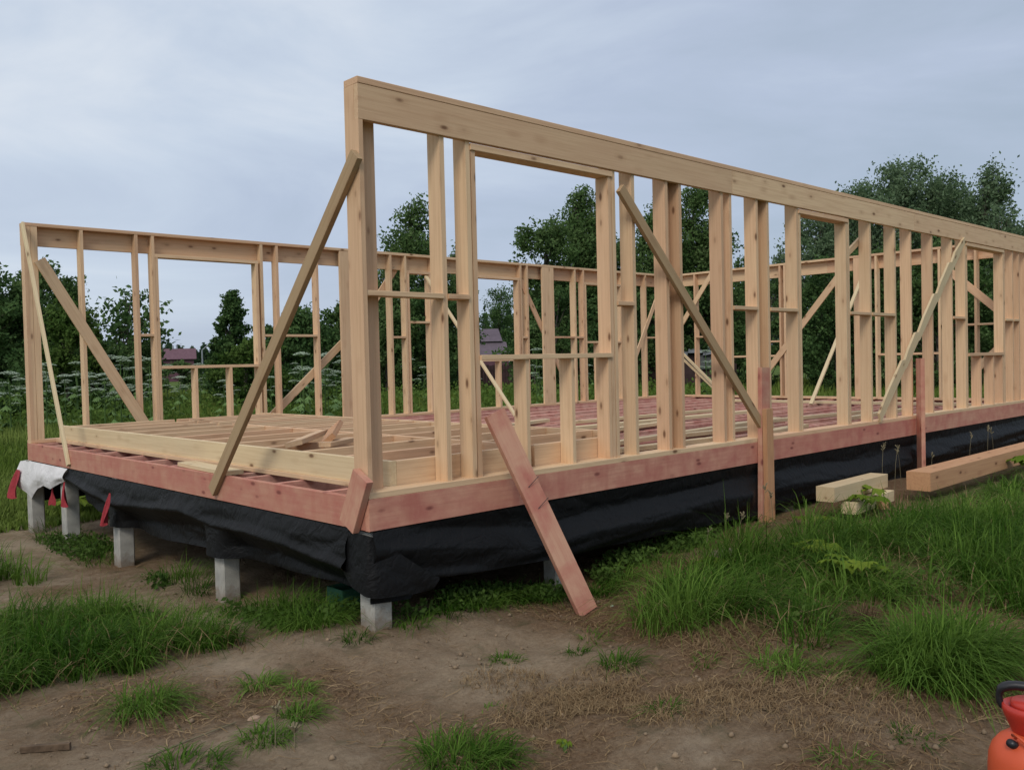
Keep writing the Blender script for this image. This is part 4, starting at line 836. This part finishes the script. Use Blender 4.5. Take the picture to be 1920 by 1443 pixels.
seedling(2.55, -1.88, .20, .12, 6, 'yellow green lobed weed nearest the dead stalks in the right grass', 4)
seedling(2.75, -.68, .12, .10, 4, 'small yellow green weed at the left tip of the right grass', 5)
seedling(.9, 8.0, .28, .22, 5, 'yellow green weed between the two leftmost piles', 6)
seedling(8.3, -1.35, .34, .22, 6, 'yellow green weed below the long orange beam', 7)
seedling(-.42, -2.02, .05, .03, 3, 'tiny yellow green weed beside the bottom centre tuft', 8)
# thin dry stalks in front of the sheeting
def stalk(x, y, h, lx, label, seed):
    r = random.Random(seed); root = empty('dry_stalk', (x, y, gz(x, y)), label, 'stalk', 'thin dry stalks in front of the black sheeting')
    v, f = tube([(0, 0, -.02), (lx*.4, 0, h*.6), (lx, 0, h)], [.003, .0025, .0015], 4); link('stem', pmesh('stem', v, f), DRY, root)
    ps = []
    for k in range(7): z = h*(.86+.14*r.random()); a = r.random()*6.28; q = r.uniform(.01, .03); ps.append(tube([(lx*z/h, 0, z-.02), (lx*z/h+math.cos(a)*q, math.sin(a)*q, z+.01)], [.004, .006], 4))
    v, f = join(ps); link('seed_head', pmesh('seed_head', v, f), DRY, root)
DRY = simple('dry_stalk', (.20, .17, .10), .8)
for i, (x, y, h, lx) in enumerate(((3.35, -.35, .33, .04), (3.5, -.38, .30, .1), (4.05, -.3, .45, .06), (4.15, -.35, .40, -.05), (3.0, -.4, .25, .05), (6.4, -.35, .55, .05), (6.6, -.4, .5, .1), (6.9, -.35, .45, -.1), (8.8, -.4, .5, .1), (9.3, -.45, .55, .05), (9.7, -.4, .5, -.1), (7.6, -.4, .35, .05), (-1.28, -1.12, .18, .01), (-1.22, -1.18, .1, .0))):
    stalk(x, y, h, lx, 'thin dry grass stalk with a seed head in front of the black sheeting' if i < 12 else ('taller' if i == 12 else 'shorter')+' of two thin lone stalks standing on the bare dirt at the bottom left', i)
# --------------------------------------------------------------- small things
def lump(name, x, y, s, m, label, cat, seed):
    r = np.random.default_rng(seed); V, Fc = [], []
    for i in range(7):
        for j in range(10):
            th = math.pi*i/6; ph = 6.283*j/10; q = 1+r.normal(0, .09); V.append((math.sin(th)*math.cos(ph)*s[0]*q, math.sin(th)*math.sin(ph)*s[1]*q, math.cos(th)*s[2]*q))
    for i in range(6):
        for j in range(10): Fc.append((i*10+j, i*10+(j+1) % 10, (i+1)*10+(j+1) % 10, (i+1)*10+j))
    o = link(name, pmesh(name, V, Fc), m); o.location = (x, y, gz(x, y)+s[2]*.4); return tag(o, label, cat)
STONE = simple('pale_stone', (.36, .25, .17), .85, 0, .15, 20, .4)
lump('stone', -1.17, -.72, (.032, .022, .014), STONE, 'pale orange chip of stone lying between small tufts', 'stone', 1)
lump('stone', 3.2, -.45, (.16, .11, .05), simple('clay_lump', (.22, .17, .13), .9, 0, .1, 9, .5), 'large pale clay lump at the edge of the right grass', 'stone', 2)
lump('stone', 1.62, -.56, (.014, .012, .009), UMBEL, 'tiny white pebble right of the leaning plank foot', 'stone', 3)
v, f = tube([(-1.72, -.86, gz(-1.72, -.86)+.01), (-1.5, -.78, gz(-1.5, -.78)+.014), (-1.27, -.74, gz(-1.27, -.74)+.012)], [.005, .004, .003], 5)
tag(link('twig', pmesh('twig', v, f), DRY), 'thin dark twig lying on the dirt at the bottom left', 'twig')
# dead torn weed with pale blades
x, y, d = blades(np.full(9, .93), np.full(9, -2.52), np.full(9, gz(.93, -2.52)), np.linspace(.05, .11, 9), np.full(9, .012), np.linspace(.5, 1.4, 9), np.linspace(0, 6.0, 9), 3, .6, np.full(9, .95))
tag(link('dead_weed', np_mesh('dead_weed', x, y, False, d), STRAW), 'pale torn dead weed in the dirt below the right grass', 'dead weed')
n = 260; a = RNG.random(n)*6.28; x = 1.72+.09*RNG.random(n)*np.cos(a); y = -2.33+.09*RNG.random(n)*np.sin(a)
v_, q_, t_ = blades(x, y, g1(x, y), .10+.14*RNG.random(n), np.full(n, .006), .3+.5*RNG.random(n), RNG.random(n)*6.28, 3, .6, .1+.3*RNG.random(n))
tag(link('dead_stalks', np_mesh('dead_stalks', v_, q_, False, t_), leafmat('reddish_stalks', (.07, .03, .018), (.26, .19, .12), .8, .1)), 'bunch of reddish dead stalks in a gap of the right grass', 'dead weed')
# green crate under the house
CR = simple('green_plastic', (.03, .12, .07), .5); crate = empty('green_crate', (.42, .86, gz(.42, .86)), 'dark green plastic crate in the grass behind the near corner pile', 'crate')
for k in range(4):
    sx, sy = ((-.14, 0), (.14, 0), (0, -.1), (0, .1))[k]
    o = lumber('side_panel', (sx-(.14 if k > 1 else 0), sy-(.1 if k < 2 else 0), .08), (sx+(.14 if k > 1 else 0), sy+(.1 if k < 2 else 0), .08), .14, .008, CR, (0, 0, 1)); o.parent = crate
o = lumber('bottom_panel', (-.14, 0, .015), (.14, 0, .015), .2, .008, CR, (0, 1, 0)); o.parent = crate
# --------------------------------------------------------------- sprayer
def sprayer():
    x, y = polar(1927, 2.98); zb = -.545; root = empty('garden_sprayer', (x, y, zb), 'orange plastic pump sprayer with black handle at the bottom right', 'sprayer')
    OR = simple('orange_plastic', (.60, .085, .025), .5, 0, .06, 8, spec=.5); RD = simple('red_plastic', (.50, .035, .02), .4, 0, .06, 8, spec=.5); BK = simple('black_plastic', (.012, .012, .015), .4, 0, .1, 8, spec=.5)
    def lathe(name, prof, m, n=40, par=root, loc=(0, 0, 0)):
        V, Fc = [], []
        for r_, z in prof: V += [(r_*math.cos(k*6.28319/n), r_*math.sin(k*6.28319/n), z) for k in range(n)]
        for i in range(len(prof)-1): Fc += [(i*n+k, i*n+(k+1) % n, (i+1)*n+(k+1) % n, (i+1)*n+k) for k in range(n)]
        Fc += [tuple(range(n-1, -1, -1)), tuple(range((len(prof)-1)*n, len(prof)*n))]
        o = link(name, pmesh(name, V, Fc, True), m, par); o.location = loc
        return o
    body = lathe('tank', [(.095, .0), (.108, .01), (.112, .04), (.112, .12), (.109, .14), (.112, .16), (.112, .35), (.110, .385), (.101, .413), (.083, .437), (.062, .452), (.05, .46)], OR)
    neck = lathe('neck_funnel', [(.046, .455), (.052, .468), (.068, .505), (.074, .522), (.0735, .538), (.066, .541), (.060, .53)], RD)
    lathe('cap', [(.050, .520), (.052, .545), (.046, .552)], RD)
    # D handle, its plane facing the camera
    a = math.atan2(y-CAM.y, x-CAM.x); sx, sy = math.sin(a), -math.cos(a)
    pts = []
    for k in range(25):
        t = k/24*2*math.pi; c, s = math.cos(t), math.sin(t); ex = .080*(abs(c)**.6)*(1 if c > 0 else -1); ez = .552+.040*(abs(s)**.7)*(1 if s > 0 else -1)
        pts.append((sx*ex, sy*ex, ez))
    v, f = tube(pts, [.010+.004*(p[2] > .57) for p in pts], 8); link('handle', pmesh('handle', v, f, True), BK, root)
    lathe('pump_rod', [(.012, .54), (.012, .56)], BK, 12)
    # pressure valve knob and shoulder strap on the side that faces the camera and left
    a2 = a+math.pi-.55; kx, ky = math.cos(a2), math.sin(a2)
    v, f = tube([(kx*.066, ky*.066, .432), (kx*.098, ky*.098, .450)], [.013, .012], 12); link('valve_knob', pmesh('valve_knob', v, f, True), BK, root)
    ps = [(kx*.07, ky*.07, .458), (kx*.085, ky*.085, .470)]
    for k in range(6): t = a2+.2+.25*k; ps.append((math.cos(t)*(.088+.007*k), math.sin(t)*(.088+.007*k), .472-.008*k-.012*k*k*.45))
    v, f = tube(ps, [.005]*len(ps), 8); link('hose', pmesh('hose', v, f, True), OR, root)
sprayer()
# --------------------------------------------------------------- far buildings
def boxm(name, cx, cy, z0, z1, w, d, rz, m, parent, off=(0, 0)):
    c, s = math.cos(rz), math.sin(rz)
    o = lumber(name, (-w/2+off[0], off[1], (z0+z1)/2), (w/2+off[0], off[1], (z0+z1)/2), z1-z0, d, m, (0, 0, 1)); o.parent = parent; return o
def gable(name, w, d, z0, z1, m, parent, ov=.3):
    v = [(-w/2-ov, -d/2-ov, z0), (w/2+ov, -d/2-ov, z0), (w/2+ov, d/2+ov, z0), (-w/2-ov, d/2+ov, z0), (-w/2-ov, 0, z1), (w/2+ov, 0, z1)]
    return link(name, pmesh(name, v, [(3, 2, 1, 0), (0, 1, 5, 4), (2, 3, 4, 5), (0, 4, 3), (1, 2, 5)]), m, parent)
MAROON = simple('maroon_sheet', (.15, .075, .095), .6, 0, .1, 3); MWALL = simple('maroon_wall', (.12, .055, .075), .8, 0, .1, 2); GREYR = simple('purple_grey_roof', (.13, .10, .13), .6, 0, .1, 3)
DKF = simple('dark_fence', (.055, .035, .035), .9, 0, .2, 3); SHEDR = simple('shed_tin', (.32, .34, .38), .5, .3, .2, 4); SHEDW = simple('shed_wall', (.12, .13, .13), .9, 0, .1, 3); GLS = simple('dark_glass', (.03, .035, .04), .2)
def rot_to(px): return YAW-math.atan((px-960)/1677.9)-math.pi/2
x, y = polar(333, 150); h1 = empty('red_house', (x, y, 0), 'far red house with maroon roof seen through the back left window', 'house'); h1.rotation_euler.z = rot_to(333)
boxm('wall', 0, 0, -.9, 2.6, 5.0, 4, 0, MWALL, h1); gable('roof', 5, 4, 2.62, 4.3, MAROON, h1, .4)
boxm('window', 0, 0, .6, 1.7, 1.0, .1, 0, GLS, h1, (-1.2, -2.02)); boxm('window', 0, 0, .6, 1.7, 1.0, .1, 0, GLS, h1, (1.2, -2.02))
v, f = tube([(.1, 0, 4.2), (.1, 0, 4.9)], [.12, .12], 6); link('chimney', pmesh('chimney', v, f), SHEDR, h1); v, f = tube([(-.5, 0, 4.2), (-.5, 0, 4.8)], [.12, .12], 6); link('chimney', pmesh('chimney', v, f), SHEDR, h1)
x, y = polar(381, 120); lp = empty('street_lamp', (x, y, -.8), 'thin grey street lamp right of the far red house', 'street lamp'); v, f = tube([(0, 0, 0), (0, 0, 4.2)], [.11, .08], 6); link('pole', pmesh('pole', v, f), SHEDR, lp)
q = R0*.9; v, f = tube([(0, 0, 4.2), (q.x, q.y, 4.9)], [.07, .1], 6); link('lamp_head', pmesh('lamp_head', v, f), SHEDR, lp)
x, y = polar(915, 78); b2 = empty('grey_roof_building', (x, y, 0), 'building with stepped purple grey roof seen through the big window', 'building'); b2.rotation_euler.z = rot_to(915)
boxm('wall', 0, 0, -.9, 1.6, 3.6, 3, 0, MWALL, b2)
for (w1, z0, w2, z1, nm, yo) in ((3.7, 1.5, 3.3, 2.75, 'lower_roof', -1.7), (2.7, 2.8, 2.0, 3.9, 'upper_roof', -1.2)):
    v = [(-w1/2, yo, z0), (w1/2, yo, z0), (w1/2, yo+2.6, z0), (-w1/2, yo+2.6, z0), (-w2/2, yo+.7, z1), (w2/2, yo+.7, z1), (w2/2, yo+1.9, z1), (-w2/2, yo+1.9, z1)]
    link(nm, pmesh(nm, v, [(3, 2, 1, 0), (4, 5, 6, 7), (0, 1, 5, 4), (1, 2, 6, 5), (2, 3, 7, 6), (3, 0, 4, 7)]), GREYR, b2)
x, y = polar(925, 52); fn = empty('dark_fence', (x, y, 0), 'dark brown board fence below the grey roofed building', 'fence'); fn.rotation_euler.z = rot_to(925)
for k in range(24): boxm('fence_board', 0, 0, -.9, .85+.03*math.sin(k*2.1), .155, .03, 0, DKF, fn, (-2.0+k*.17, 0))
for z in (-.3, .5): boxm('rail', 0, 0, z, z+.08, 4.1, .04, 0, DKF, fn, (0, .04))
x, y = polar(1290, 49); sh = empty('tin_roof_shed', (x, y, 0), 'low dark shed with crumpled tin sheets on its roof', 'shed'); sh.rotation_euler.z = rot_to(1290)
boxm('wall', 0, 0, -.9, 1.15, 5.0, 2.4, 0, DKF, sh); boxm('side_wall', 0, 0, .4, 1.15, 1.3, .1, 0, SHEDW, sh, (1.2, -1.26))
for k in range(7): 
    o = lumber('tin_sheet', (-2.6+.75*k, -1.5, 1.2+.06*math.sin(k*2)), (-2.55+.75*k, 1.3, 1.62+.08*math.cos(k*3)), .72, .02, SHEDR, (1, 0, .12*math.sin(k*4))); o.parent = sh
for ob in bpy.data.objects:
    if ob.name == 'unused': bpy.data.objects.remove(ob)
